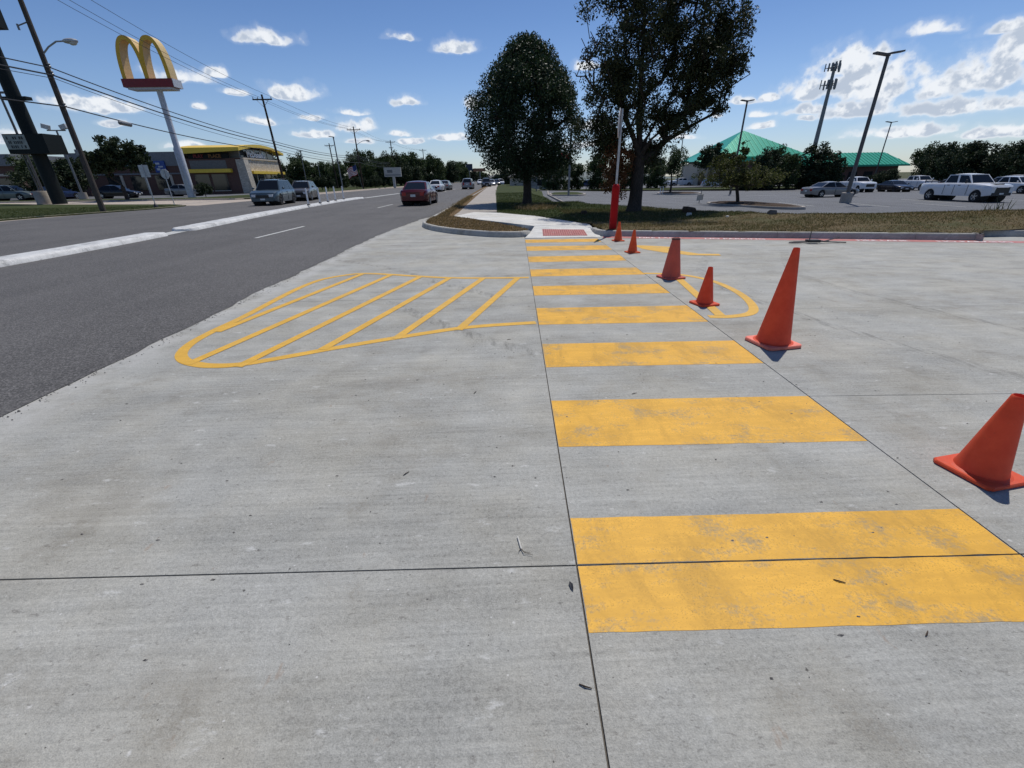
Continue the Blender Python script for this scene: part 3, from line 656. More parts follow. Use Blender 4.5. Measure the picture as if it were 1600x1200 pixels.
# stall lines on the lot
pl = thing('stall_lines', 'white stall lines painted on the grey parking lot asphalt', 'road marking')
def pline(a, b, w=.11):
    d = (Vector(b) - Vector(a)).normalized(); q = Vector((-d.y, d.x)) * w / 2; N = 5; L_, R_ = [], []
    for i in range(N + 1):
        p = Vector(a).lerp(Vector(b), i / N); z = parkz(p.x, p.y) + .012; L_.append((p.x + q.x, p.y + q.y, z)); R_.append((p.x - q.x, p.y - q.y, z))
    MB().sheet(L_, R_).build('stall_line', 'paint_white_line', pl)
for i in range(9): pline((6.1 + .04 * (2.75 * i), 33 + 2.75 * i), (11.2 + .04 * 2.75 * i, 33.6 + 2.75 * i))
for (a, b) in (((24.5, 39.5), (23.8, 33.8)), ((28.6, 37), (27.7, 31.6)), ((32.5, 35), (31.6, 30)), ((36.3, 40.5), (35.0, 34.5)), ((14.5, 23.6), (17.2, 23.0)), ((43.2, 40.5), (42, 35)), ((20, 52), (24, 50)), ((30, 55), (33.5, 52)), ((38, 58), (41, 54))): pline(a, b)

# parking islands
def island(name, label, pts, zc, mat='mulch'):
    t = thing(name, label, 'traffic island')
    P = spline(pts + [pts[0]], 5)[:-1]; n = len(P); cx_ = sum(p.x for p in P) / n; cy_ = sum(p.y for p in P) / n
    def off(d): return [((p.x - cx_) * (1 - d / max(.01, (Vector((p.x - cx_, p.y - cy_))).length)) + cx_, (p.y - cy_) * (1 - d / max(.01, (Vector((p.x - cx_, p.y - cy_))).length)) + cy_) for p in P]
    a, b, c = off(0), off(.06), off(.32); V = []; Fc = []
    for ring, z in ((a, zc - .1), (a, zc + .02), (b, zc + .15), (c, zc + .15), (c, zc + .02)): V += [(x, y_, z) for x, y_ in ring]
    for k in range(4): Fc += [(k * n + i, k * n + (i + 1) % n, (k + 1) * n + (i + 1) % n, (k + 1) * n + i) for i in range(n)]
    sgn = sum(P[i].x * P[(i + 1) % n].y - P[(i + 1) % n].x * P[i].y for i in range(n))
    if sgn < 0: Fc = [f[::-1] for f in Fc]
    MB().add(V, Fc).build('kerb_ring', 'concrete_tan', t, 30)
    V = [(x, y_, zc + .1) for x, y_ in off(.3)] + [(x, y_, zc + .22) for x, y_ in off(1.0)] + [(cx_, cy_, zc + .3)]
    Fc = [(i, (i + 1) % n, n + (i + 1) % n, n + i) for i in range(n)] + [(n + i, n + (i + 1) % n, 2 * n) for i in range(n)]
    if sgn < 0: Fc = [f[::-1] for f in Fc]
    MB().add(V, Fc).build('bed', mat, t, True); return t
island('parking_island', 'long kerbed island of brown mulch under the small yellowish tree', [(17.4, 36.6), (17.8, 38.6), (19.2, 39.6), (21.2, 38.4), (22.0, 34.5), (21.4, 31.2), (20.3, 30.6), (19.2, 31.6), (18.3, 34.0)], parkz(19, 35))
island('parking_island', 'kerbed mulch island far across the lot under a dark tree', [(21.8, 62), (23.5, 66.5), (26.5, 66), (28, 63), (26, 59.8), (23, 59.8)], parkz(25, 63))
island('parking_island', 'grassed kerbed island end beside the lamp post left of the parking lot', [(6.6, 55), (7.4, 62), (10.6, 62.5), (11.4, 58.5), (10.2, 54.6), (8.2, 53.6)], parkz(9, 58), 'lawn')

# left side lawns
lawnp = [(-24.76, -5), (-24.72, 20), (-24.55, 26.2), (-23.86, 29.6), (-23.36, 32), (-23.27, 34.9), (-23.8, 36.8), (-26, 38.8), (-31, 40.4), (-40, 43.4), (-48, 47.6), (-60, 49), (-80, 50), (-80, -5)]
structure(MB().prism(lawnp, -.1, .065).build('grass_lawn', 'lawn'))
structure(MB().sheet([(-90, 54, .02), (-45, 52, .02), (-23, 50, .01)], [(-90, 47, .02), (-45, 43, .02), (-23, 37, .01)]).build('driveway_apron', 'concrete_gutter'))
structure(MB().prism([(-25.25, 49.9), (-25.05, 110), (-24, 160), (-19.2, 260), (-45, 260), (-45, 84), (-33, 68), (-34, 56), (-70, 56.3), (-70, 53.7), (-45, 51.5), (-30, 49.7), (-26.6, 49.0)], -.1, .13).build('grass_verge', 'lawn'))
structure(MB().quad((-120, 56.2, .09), (-33.5, 56.0, .09), (-33.0, 110, .09), (-120, 110, .09)).build('parking_lot', 'asphalt_parking'))

# ------------------------------------------------------------------ grass blades
def blades(name, pts, h, mat, width=.012, lean=.6, label=None):
    n = len(pts); P = np.asarray(pts, np.float32); a = RNG.uniform(0, 2 * np.pi, n); hh = h * RNG.uniform(.4, 1.25, n); w = width * RNG.uniform(.6, 1.5, n)
    ln = hh * lean * RNG.uniform(.1, 1.4, n); b = RNG.uniform(0, 2 * np.pi, n)
    d = np.stack([np.cos(a) * w, np.sin(a) * w, np.zeros(n)], 1)
    tip = P + np.stack([np.cos(b) * ln, np.sin(b) * ln, hh], 1)
    V = np.stack([P - d, P + d, tip], 1).reshape(-1, 3); Fq = np.arange(3 * n).reshape(-1, 3)
    return stuff(link(name, npmesh(name, V, Fq, mat)), label)
def scatter(inside, x0, x1, y0, y1, n, zf, keepf=None):
    out = []
    while len(out) < n:
        x, y_ = random.uniform(x0, x1), random.uniform(y0, y1)
        if inside(x, y_) and (keepf is None or random.random() < keepf(x, y_)): out.append((x, y_, zf(x, y_)))
    return out
blades('dry_grass', scatter(isl_in, -2.7, 1, 12.8, 19.3, 9000, lambda x, y_: .14 + .03 * nz(x, y_, 1.7)), .045, 'grass_dry', .010, 1.2)
near = lambda x, y_: g_in(x, y_)
fade = lambda x, y_: 1 if y_ < 20 else .45
blades('dry_grass', scatter(near, 2.9, 24, 7, 21, 46000, grassz, lambda x, y_: .35 + .65 * (nz(x * .6, y_ * 2, .7) > -.05)), .045, 'grass_dry', .007, 1.2)
blades('grass', scatter(near, 2.9, 24, 7, 22, 56000, grassz, lambda x, y_: 1. if nz((x + 5) * .6, y_ * 2, .5) > -.05 else .12), .05, 'grass_mixed', .007, 1.)
blades('grass', scatter(near, 0, 9, 15, 50, 50000, grassz, lambda x, y_: 1 if y_ < 33 else .5), .06, 'grass_green', .009, .9)
# straw heap beside the sidewalk and along the kerb
blades('dry_grass', [(2.0 + random.gauss(0, .45), 22.8 + random.gauss(0, .8), .16 + abs(random.gauss(0, .05))) for _ in range(1200)], .16, 'grass_dry', .012, 1.6)
blades('dry_grass', [(-2.15 + random.gauss(0, .12) + RC(yy_), yy_, .15) for yy_ in [random.uniform(18.5, 42) for _ in range(4200)]], .11, 'grass_dry', .013, 1.3)
lawn_in = lambda x, y_: (x < -24.6 and y_ < 27) or (x < -23.7 and 27 <= y_ < 36.4 and not (x > -24.3 and y_ < 31)) 
blades('grass', scatter(lawn_in, -40, -23.6, 16, 38, 34000, lambda x, y_: .06), .05, 'grass_green', .014, 1.)

# ------------------------------------------------------------------ trees
def leafcloud(C3, rad, per, size, flat=.0, up=0.):
    C3 = np.asarray(C3, np.float32); n = len(C3) * per
    c = np.repeat(C3, per, 0); r = np.repeat(np.asarray(rad, np.float32), per)
    d = RNG.normal(size=(n, 3)); d /= np.linalg.norm(d, axis=1)[:, None]; d[:, 2] *= (1 - flat)
    p = c + d * (r * RNG.uniform(.15, 1, n) ** .6)[:, None]
    nrm = RNG.normal(size=(n, 3)) + np.array([0, 0, up]); nrm /= np.linalg.norm(nrm, axis=1)[:, None]
    t = np.cross(nrm, RNG.normal(size=(n, 3))); t /= np.linalg.norm(t, axis=1)[:, None]; b = np.cross(nrm, t)
    s_ = size * RNG.uniform(.6, 1.35, n)[:, None]
    V = np.stack([p - t * s_, p + b * s_ * .48 + nrm * s_ * .12, p + t * s_, p - b * s_ * .48 + nrm * s_ * .12], 1).reshape(-1, 3)
    return V, np.arange(4 * n).reshape(-1, 4)
def skeleton(base, fork, attract, r_tip=.012, p=1.85, wig=.12, leader=(), slope=0.):
    nodes = [Vector(base), Vector(base).lerp(Vector(fork), .5), Vector(fork)]; par = [-1, 0, 1]
    for ld in leader:
        pv = 2
        for q in ld: nodes.append(Vector(q)); par.append(pv); pv = len(nodes) - 1
    f = Vector(fork)
    for a in sorted(attract, key=lambda q: (Vector(q) - f).length):
        a = Vector(a); best, bd = 2, 1e9
        for i in range(2, len(nodes)):
            q = nodes[i]; dd = (a - q).length
            cost = dd * (1.0 + .0) + .35 * (q - f).length * (0 if (q - f).length < (a - f).length else 4)
            if q.z > a.z + .15: cost += (q.z - a.z) * 1.5
            if slope: cost += max(0, q.z + slope * math.hypot(a.x - q.x, a.y - q.y) - a.z) * 1.3
            if cost < bd: bd, best = cost, i
        q = nodes[best]; L = (a - q).length
        if L > .9:
            k = max(1, int(L / .8)); prev = best
            for j in range(1, k + 1):
                m = q.lerp(a, j / (k + 1)) + Vector((random.gauss(0, wig), random.gauss(0, wig), random.gauss(0, wig) - .18 * L * math.sin(math.pi * j / (k + 1)) * .5)) * min(1, L * .4)
                nodes.append(m); par.append(prev); prev = len(nodes) - 1
            nodes.append(a); par.append(prev)
        else: nodes.append(a); par.append(best)
    cnt = [0.] * len(nodes); ch = [0] * len(nodes)
    for i in par:
        if i >= 0: ch[i] += 1
    for i in range(len(nodes) - 1, -1, -1):
        if ch[i] == 0: cnt[i] = r_tip ** p
        if par[i] >= 0: cnt[par[i]] += cnt[i]
    return nodes, par, [c ** (1 / p) for c in cnt]
def limbs(nodes, par, rad, rtrunk, minr=.0):
    mb = MB(); sc = rtrunk / rad[1]
    for i in range(3, len(nodes)):
        r1, r0 = min(rad[i] * sc, rtrunk * .52), min(rad[par[i]] * sc, rtrunk * .58)
        if r0 < minr: continue
        mb.tube([nodes[par[i]], nodes[i]], [r0, r1], 5 if r0 < .08 else 7, False)
    b, f = nodes[0], nodes[2]
    N = 8; pts = []; rr = []
    for k in range(N + 1):
        t = k / N; pts.append(b.lerp(f, t) + Vector((math.sin(t * 5) * .02, math.cos(t * 4) * .02, 0))); rr.append(rtrunk * (1 + .5 * math.exp(-t * 9) - .1 * t))
    mb.tube(pts, rr, 12, True); return mb
def tree(name, label, cat, loc, fork, attract, rad, per, size, lmat, rtrunk, group=None, rz=0, bare=(), flat=.2, minr=0, up=.3, rtip=.012, leader=(), slope=0.):
    t = thing(name, label, cat, loc, rz, group)
    n_, p_, r_ = skeleton((0, 0, -.1), fork, list(attract) + list(bare), rtip, leader=leader, slope=slope)
    limbs(n_, p_, r_, rtrunk, minr).build('trunk', 'bark', t, 60)
    V, Fq = leafcloud(attract, rad, per, size, flat, up); link('crown', npmesh('crown', V, Fq, lmat), t)
    return t
def ell(n, c, r, shell=.55, lo=-1., seedf=None):
    out = []
    while len(out) < n:
        d = Vector((random.gauss(0, 1), random.gauss(0, 1), random.gauss(0, 1))).normalized()
        k = shell + (1 - shell) * random.random() ** .7 if random.random() < .75 else random.random() ** .5 * shell
        lump = 1 + .10 * math.sin(d.x * 5 + c[0]) * math.cos(d.y * 6 + c[1]) + .07 * math.sin(d.z * 9 + d.x * 7)
        if d.z < lo: continue
        out.append((c[0] + d.x * r[0] * k * lump, c[1] + d.y * r[1] * k * lump, c[2] + d.z * r[2] * k * lump))
    return out
# dense oval tree beside the sidewalk: crown wider in its lower half, pointed top
at1 = []
for _ in range(620):
    z = random.random() ** .85; t = z                                         # 0 bottom .. 1 top
    wd = np.interp(t, [0, .08, .25, .45, .65, .82, .93, 1], [.45, .72, .98, 1, .86, .60, .36, .1]) * 3.05
    a = random.uniform(0, 2 * math.pi); k = random.random() ** .42
    wd *= 1 + .07 * math.sin(3 * a + 9 * t) + .05 * math.sin(7 * a - 14 * t)
    at1.append((wd * k * math.cos(a), wd * k * math.sin(a), 1.55 + 6.1 * t))
tree('oval_tree', 'dense round dark green tree on the lawn beside the old sidewalk', 'tree', (1.92, 27.8, .14), (0.02, 0, 1.9), at1, [.42 + .16 * random.random() for _ in at1], 135, .066, 'leaf_dense', .25, flat=-.15, minr=.012, up=.1)
# big open tree behind the red post, limbs sweeping up to the right
at2, rd2 = [], []
def addb(n, c, r, rr=(.28, .5)):
    for q in ell(int(n * 1.25), c, r, .3): at2.append(q); rd2.append(random.uniform(*rr))
addb(120, (-.9, 0, 4.6), (1.75, 2.2, 2.2)); addb(95, (.8, .2, 6.3), (2.2, 2.3, 1.7)); addb(90, (-.6, .3, 7.6), (1.9, 2.0, 1.8)); addb(75, (2.0, -.1, 4.9), (1.6, 1.8, 1.1), (.22, .42))
addb(46, (2.75, .2, 6.1), (1.1, 1.5, 1.1), (.22, .4)); addb(34, (1.1, -.3, 3.3), (1.2, 1.3, .7), (.22, .4)); addb(62, (1.6, .2, 8.2), (2.1, 2.0, 1.4)); addb(34, (-1.2, .2, 2.8), (.9, 1.2, .7)); addb(20, (2.5, 0, 3.9), (.9, .9, .5), (.18, .32)); addb(26, (.3, .6, 2.2), (.8, .8, .5)); addb(14, (3.3, .2, 5.1), (.5, .8, .45), (.16, .3))
bare2 = []
for k in range(22):
    bare2.append((-2.0 - random.random() * .7, random.uniform(-.8, .8), 4.4 + random.random() * 1.6))
for k in range(10): bare2.append((2.8 + random.random() * .8, random.uniform(-.8, .8), 3.5 + random.random() * 1.6))
tree('spreading_tree', 'large spreading tree with open limbs sweeping right behind the red post', 'tree', (5.87, 19.4, .13), (.05, .1, 2.1), at2, rd2, 125, .05, 'leaf_oak', .265, bare=bare2, flat=.1, up=.1, rtip=.011, slope=.55,
     leader=([(-.02, .1, 2.7), (-.1, .15, 3.3), (-.12, .1, 4.0), (-.2, .05, 4.8), (-.25, 0, 5.6), (-.3, 0, 6.5), (-.3, .1, 7.4)], [(.3, .15, 2.8), (.75, .1, 3.6), (1.2, 0, 4.5), (1.6, .1, 5.4), (1.9, .1, 6.3)], [(-.3, -.1, 2.7), (-.7, -.1, 3.4), (-1.1, 0, 4.2), (-1.3, .1, 5.0)], [(.35, -.3, 2.7), (1.1, -.35, 3.3), (1.9, -.3, 4.0), (2.6, -.2, 4.7), (3.1, 0, 5.4)], [(.1, .5, 2.9), (.3, .9, 3.9), (.4, 1.1, 5.0)]))
# rust coloured sapling
at3 = ell(110, (0, 0, 1.75), (.66, .6, 1.2), .2)
tree('sapling', 'thin dying sapling with rust brown leaves left of the large tree trunk', 'tree', (4.95, 19.3, .13), (.06, 0, .95), at3, [.24] * 110, 46, .05, 'leaf_brown', .035, bare=[(-.5 + random.gauss(0, .15), random.gauss(0, .2), .75 + random.random() * .4) for _ in range(9)], flat=0, rtip=.005)
# small yellowish tree on the parking island
at4 = ell(150, (-.3, 0, 1.85), (3.5, 2.4, .95), .3) + ell(60, (-1.1, .2, 2.9), (1.6, 1.3, .95), .3) + ell(14, (-.2, .1, 3.7), (.35, .4, .7), .2)
tree('small_tree', 'small sparse yellow green tree growing on the near parking island', 'tree', (19.3, 36.3, parkz(19, 36) + .1), (-.35, 0, 1.25), at4, [.34 if q[2] < 3.2 else .16 for q in at4], 44, .075, 'leaf_yellow', .13, bare=ell(14, (-.2, .1, 3.9), (.7, .5, .6)), rtip=.012)
at5 = ell(90, (0, 0, 3.7), (2.15, 2.2, 2.0), .35)
tree('small_tree', 'medium dark tree growing on the far parking island', 'tree', (24.0, 63.5, parkz(24, 63) + .1), (0, 0, 1.6), at5, [.5] * 90, 50, .11, 'leaf_far', .14)

# trees farther off: a few crowns reused at other sizes and turns
def far_proto(name, kind, lm):
    if kind == 0: at = ell(110, (0, 0, 4.2), (3.0, 3.0, 2.6), .5); rr = .75
    elif kind == 1: at = ell(70, (-.8, 0, 3.6), (2.3, 2.4, 2.0), .5) + ell(60, (1.4, .5, 4.6), (2.0, 2.0, 1.9), .5); rr = .65
    elif kind == 2: at = ell(120, (0, 0, 3.0), (3.8, 3.2, 2.2), .5, -.75) + ell(40, (1.5, 0, 4.6), (1.6, 1.6, 1.2), .5); rr = .7
    elif kind == 3: at = ell(80, (0, 0, 3.6), (1.8, 1.8, 3.2), .5); rr = .6
    else: at = ell(46, (-1.5, 0, 3.4), (1.5, 1.6, 1.4), .4) + ell(46, (.2, .2, 4.5), (1.5, 1.5, 1.5), .4) + ell(46, (1.8, .1, 3.8), (1.6, 1.5, 1.3), .4); rr = .5
    if kind != 4: at += [(math.cos(a_) * random.uniform(.6, 2.5) * (.75 if kind == 3 else 1), math.sin(a_) * random.uniform(.6, 2.5) * (.75 if kind == 3 else 1), random.uniform(.5, 2.2)) for a_ in [random.uniform(0, 6.28) for _ in range(46)]]
    n_, p_, r_ = skeleton((0, 0, -.4), (0, 0, 1.3), at, .02); tr = limbs(n_, p_, r_, .2, .05).mesh('trunk', 'bark', 60)
    V, Fq = leafcloud(at, [rr * random.uniform(.7, 1.2) for _ in at], 55, .17, .1, .2); return tr, npmesh('crown', V, Fq, lm)
PROTO = [far_proto('far', k, lm) for k, lm in ((0, 'leaf_far'), (1, 'leaf_far'), (2, 'leaf_dark'), (3, 'leaf_dark'), (4, 'leaf_dark'))]
LOWP = []
def far_tree(name, label, loc, kind, s_, rz, group=None, sz=None):
    t = thing(name, label, 'tree', loc, rz, group); t.scale = (s_, s_, sz or s_)
    link('trunk', PROTO[kind][0], t); link('crown', PROTO[kind][1], t); return t
far_tree('shade_tree', 'broad dark tree in front of the brick wall left of the arched sign', (-38.7, 50.8, .1), 4, .98, .4, sz=1.02)
far_tree('shade_tree', 'dark tree at the picture edge behind the parked cars and marquee', (-56, 63, .1), 2, 1.0, 1.2, sz=.8)
far_tree('shade_tree', 'second dark tree farther left behind the parked cars', (-63, 68, .1), 0, 1.0, 2.2, sz=.8)
GL = 'trees in the belt left of the road'
LBL = ['bushy tree just behind the roof corner of the restaurant, left end of the belt', 'rounded tree of the belt right behind the slim grey lamp post', 'low wide tree behind the grey tan wagon', 'small bushy tree of the belt behind the pole set back from the road', 'rounded tree of the belt just left of the grey lamp post beside the flag', 'low wide tree of the belt right behind the flag pole foot', 'small bushy tree directly behind the flag', 'tall rounded tree of the belt just right of the street lamp pole', 'tall bushy tree of the belt above the flag, behind the lamp arm', 'wide tree of the belt behind the white sign board', 'tall rounded tree of the belt just left of the white sign board', 'tall bushy tree of the belt above the dark red sedan, right of the white sign', 'wide tree of the belt behind the bushy one right of the white sign', 'rounded tree of the belt behind the thin pole above the white car', 'bushy tree of the belt right of the thin pole above the white car', 'rounded tree of the belt behind the small far utility pole', 'wide tree of the belt right of the small far utility pole', 'bushy tree near the far end of the belt, left of the dark square sign', 'rounded tree just left of the dark square sign', 'tall bushy tree behind the dark square sign', 'last low tree of the belt at the foot of the dark square sign', 'tree rising behind the name lettering of the restaurant', 'tree behind the brick wing left of the yellow roof', 'small dark tree of the belt half hidden by the white sign post', 'rounded tree of the belt filling the gap behind the set back pole', 'low wide tree of the belt seen between lamp posts left of the flag', 'small tree of the belt left of the grey lamp post']
for i, (x, y_, k, s_) in enumerate([(-46, 100, 0, 1.0), (-41, 104, 1, 1.05), (-47, 112, 2, .9), (-37, 116, 0, .8), (-40, 124, 1, .95), (-34, 128, 2, 1.0), (-31, 120, 0, .85), (-30.5, 132, 1, 1.25), (-36, 140, 0, 1.4), (-28.5, 146, 2, 1.4), (-33, 155, 1, 1.45), (-27.5, 162, 0, 1.5), (-30, 176, 2, 1.6), (-25.5, 185, 1, 1.5), (-24.5, 204, 0, 1.45), (-27, 220, 1, 1.7), (-22, 236, 2, 1.5), (-22, 258, 0, 1.6), (-19, 285, 1, 1.5), (-20.5, 310, 0, 1.8), (-16, 330, 2, 1.4), (-57, 118, 1, 1.1), (-63, 110, 0, 1.0), (-24, 150, 3, .8), (-42, 150, 1, 1.5), (-52, 140, 2, 1.2), (-47, 135, 0, 1.0)]):
    far_tree('roadside_tree', LBL[i], (x, y_, 0), k, s_, i * 1.9, GL)
GR = 'trees along the right side beyond the sidewalk'
for i, (x, y_, k, s_, lb) in enumerate([(10.5, 84, 0, .85, 'reddish round tree behind the red banner post'), (14.5, 88, 1, .85, 'dark tree between the sidewalk trees, far side of the lot'), (19, 86, 0, .9, 'dark tree partly hidden by the large tree trunk'), (25.5, 88, 1, .8, 'tree right of the large tree, beyond the far island'), (4.5, 140, 2, .8, 'low tree far up the sidewalk'), (9.5, 128, 0, .9, 'tree far behind the dense round tree'), (32, 92, 1, .8, 'light green tree left of the tan entrance wall'), (46.6, 100, 4, 1.42, 'leafy tree directly left of the green pyramid roof'), (41, 128, 1, 1.1, 'dark tree behind the tan entrance wall')]):
    far_tree('park_tree', lb, (x, y_, -.8), k, s_, i * 2.3, GR)
for i, (x, y_, k, s_, sz, lb) in enumerate([(45.5, 79, 3, 1.15, .95, 'dark bushy evergreen right of the tan wall, leftmost of the clump'), (49.2, 80, 1, .98, 1.0, 'dark evergreen in the middle of the clump by the tower'), (54.6, 80, 3, 1.5, 1.05, 'tall dark evergreen right of the tower foot'), (58.0, 80, 3, .95, .85, 'wispy evergreen at the right end of the clump'), (66.5, 79, 2, .55, .5, 'small round bush below the long green roof'), (72.0, 75.5, 2, 1.0, 1.12, 'broad spreading tree behind the black car'), (79, 75, 2, 1.1, 1.15, 'broad spreading tree behind the white pickups'), (85.5, 74, 2, 1.05, 1.12, 'broad tree behind the large white truck'), (91, 78, 2, 1.1, .95, 'broad tree near the right picture edge'), (99, 78, 2, 1.3, 1.05, 'outermost broad tree at the right picture edge'), (88, 88, 0, 1.15, 1.05, 'taller tree behind the broad tree above the large white truck'), (76, 80, 1, 1.0, 1.0, 'tree filling the gap behind the spreading trees'), (95, 86, 1, 1.2, 1.0, 'taller tree behind the right edge trees'), (42.6, 78.5, 3, .7, .5, 'low dark shrub under the green pyramid roof')]):
    t = far_tree('evergreen_tree', lb, (x, y_, -.95), k, s_, i * 1.3 + .5, 'trees along the back of the parking lot', sz * (1.0 if k != 3 else 1.0))
# clipped round bushes
bm_ = ell(90, (0, 0, 1.15), (1.1, 1.1, .85), .9, -.8); V, Fq = leafcloud(bm_, [.26] * 90, 46, .085, 0, .2); BUSH = npmesh('foliage', V, Fq, 'leaf_dark')
BST = MB().tube([(0, 0, -.1), (0, 0, .8)], .06, 6).mesh('stem', 'bark')
for i, (x, y_, s_, lb) in enumerate([(-33, 75, 1.25, 'clipped round bush at the corner of the restaurant'), (-31.2, 90, 1.2, 'wide clipped round bush left of the grey lamp post'), (-32.6, 91, 1.15, 'clipped round bush touching the wide bush'), (-29, 101, 1.1, 'clipped round bush left of the flag'), (-27.4, 100, 1.05, 'clipped round bush below the flag'), (-25.8, 104, 1.2, 'clipped round bush right of the street lamp pole'), (-34.6, 57.6, .75, 'low rounded shrub at the foot of the arched sign pole')]):
    t = thing('round_bush', lb, 'bush', (x, y_, .1), i * 1.1, 'clipped bushes left of the road'); t.scale = (s_, s_, s_)
    link('foliage', BUSH, t); link('stem', BST, t)

# ------------------------------------------------------------------ far hills and houses
V = []; N = 40
def hill(x0, x1, y0, h, name):
    V = []; Fc = []
    for i in range(N + 1):
        x = x0 + (x1 - x0) * i / N; e = math.sin(math.pi * i / N) ** .6; hh = h * e * (.8 + .25 * math.sin(i * .9) + .12 * math.sin(i * 2.3))
        V += [(x, y0, -2), (x, y0 + 60, hh * .7), (x, y0 + 160, hh), (x, y0 + 400, -2)]
    for i in range(N): Fc += [(4 * i + k, 4 * i + 4 + k, 4 * i + 5 + k, 4 * i + 1 + k) for k in range(3)]
    structure(MB().add(V, Fc).build(name, 'hills', None, True))
hill(-120, 260, 640, 13, 'hills'); hill(-420, 40, 900, 16, 'hills')
hb = MB().box(-4, 4, -3, 3, 0, 4).mesh('wall', 'render_tan'); hr = MB().add([(-4.4, -3.4, 4), (4.4, -3.4, 4), (4.4, 3.4, 4), (-4.4, 3.4, 4), (-4.4, 0, 6.4), (4.4, 0, 6.4)], [(0, 1, 5, 4), (2, 3, 4, 5), (1, 2, 5), (3, 0, 4), (0, 3, 2, 1)]).mesh('roof', 'roof_dark')
for i, (x, y_, z) in enumerate([(-14, 600, -1), (-4, 612, 0), (6, 605, -1), (15, 616, 1), (24, 606, -1), (-24, 612, 0), (33, 612, 1), (2, 640, 2), (18, 650, 3), (-10, 645, 2)]):
    t = thing('house', 'small pale house with dark gabled roof far down the road', 'house', (x, y_, z - 1), i * .7, 'houses on the far hillside'); link('wall', hb, t); link('roof', hr, t)
for i, (x, y_, k, s_) in enumerate([(-9, 420, 0, 1.2), (8, 400, 1, 1.2), (14, 380, 2, 1.3), (20, 410, 0, 1.4), (2, 500, 2, 1.2), (30, 400, 1, 1.3), (9, 330, 0, .9), (12, 300, 1, .9), (-14, 460, 1, 1.6), (12, 470, 0, 1.2), (-30, 520, 2, 2)]):
    far_tree('distant_tree', 'small far tree where the road meets the horizon', (x, y_, -1), k, s_, i * 1.7, 'trees at the end of the road')

# ------------------------------------------------------------------ traffic cones
def cone(label, x, y_, h, base, rb, rt, mat, rz, cut=0., tilt=0., collar=None, foot=None):
    t = thing('traffic_cone', label, 'traffic cone', (x, y_, .0), R(rz), 'traffic cones along the crosswalk')
    # square foot plate with clipped corners and a raised centre
    b = base / 2; c = b * .16; th = .028 * (h / .6) ** .4
    ring = [(b - c, -b), (b, -b + c), (b, b - c), (b - c, b), (-b + c, b), (-b, b - c), (-b, -b + c), (-b + c, -b)]
    mb = MB(); n = 8
    V = [(p[0], p[1], .006) for p in ring] + [(p[0], p[1], th * .75) for p in ring] + [(p[0] * .965, p[1] * .965, th) for p in ring]
    Fc = [(k * n + i, k * n + (i + 1) % n, (k + 1) * n + (i + 1) % n, (k + 1) * n + i) for k in range(2) for i in range(n)] + [tuple(range(2 * n, 3 * n)), tuple(range(n - 1, -1, -1))]
    mb.add(V, Fc)
    for sx_ in (-1, 1):
        for sy_ in (-1, 1): mb.box(sx_ * b * .78 - .02, sx_ * b * .78 + .02, sy_ * b * .78 - .02, sy_ * b * .78 + .02, 0, .007)
    mb.build('foot', foot or mat, t, 30)
    # tapered hollow shell
    N = 40; prof = [(rb * 1.22, th * .98), (rb * 1.07, th + .006), (rb, th + .03)]
    for k in range(1, 9): prof.append((rb + (rt - rb) * k / 8, th + .03 + (h - th - .045) * k / 8))
    prof += [(rt * .96, h - .006), (rt * .82, h), (rt * .70, h - .006), (rt * .68, h - .06), (rt * .9, h - .25 * h)]
    mb = MB().lathe(prof, N)
    if cut:
        mb.v = [(x_, yq, z_ + (cut * (x_ / rt) * smooth01((z_ - h * .75) / (h * .25)) if z_ > h * .75 else 0)) for x_, yq, z_ in mb.v]
    mb.build('cone_body', mat, t, 45)
    if collar: MB().lathe([(rt * 1.03, h - .02), (rt * 1.0, h + .004), (rt * .8, h + .006), (rt * .72, h - .004)], N).build('rim', collar, t, 45)
    if tilt: t.rotation_euler = (R(tilt), 0, R(rz))
    return t
cone('small orange cone farthest back, beside the foot of the red post', 3.16, 11.55, .47, .27, .098, .028, 'cone_orange', 8)
cone('small orange cone second from the kerb, at the end of a yellow bar', 2.97, 9.62, .47, .27, .098, .028, 'cone_orange', 12)
cone('wide faded red cone with a grimy cut off top', 2.83, 6.98, .615, .35, .145, .062, 'cone_faded', 16, .012, collar='grime')
cone('small red orange cone standing in front of the painted loop', 2.66, 5.36, .47, .28, .10, .03, 'cone_red', 14)
cone('tallest red cone with a sun bleached foot', 2.675, 3.88, .905, .37, .145, .029, 'cone_red', 10, foot='cone_foot')
cone('short red cone nearest the viewer, at the right picture edge', 2.615, 1.83, .475, .29, .105, .034, 'cone_red', 10)

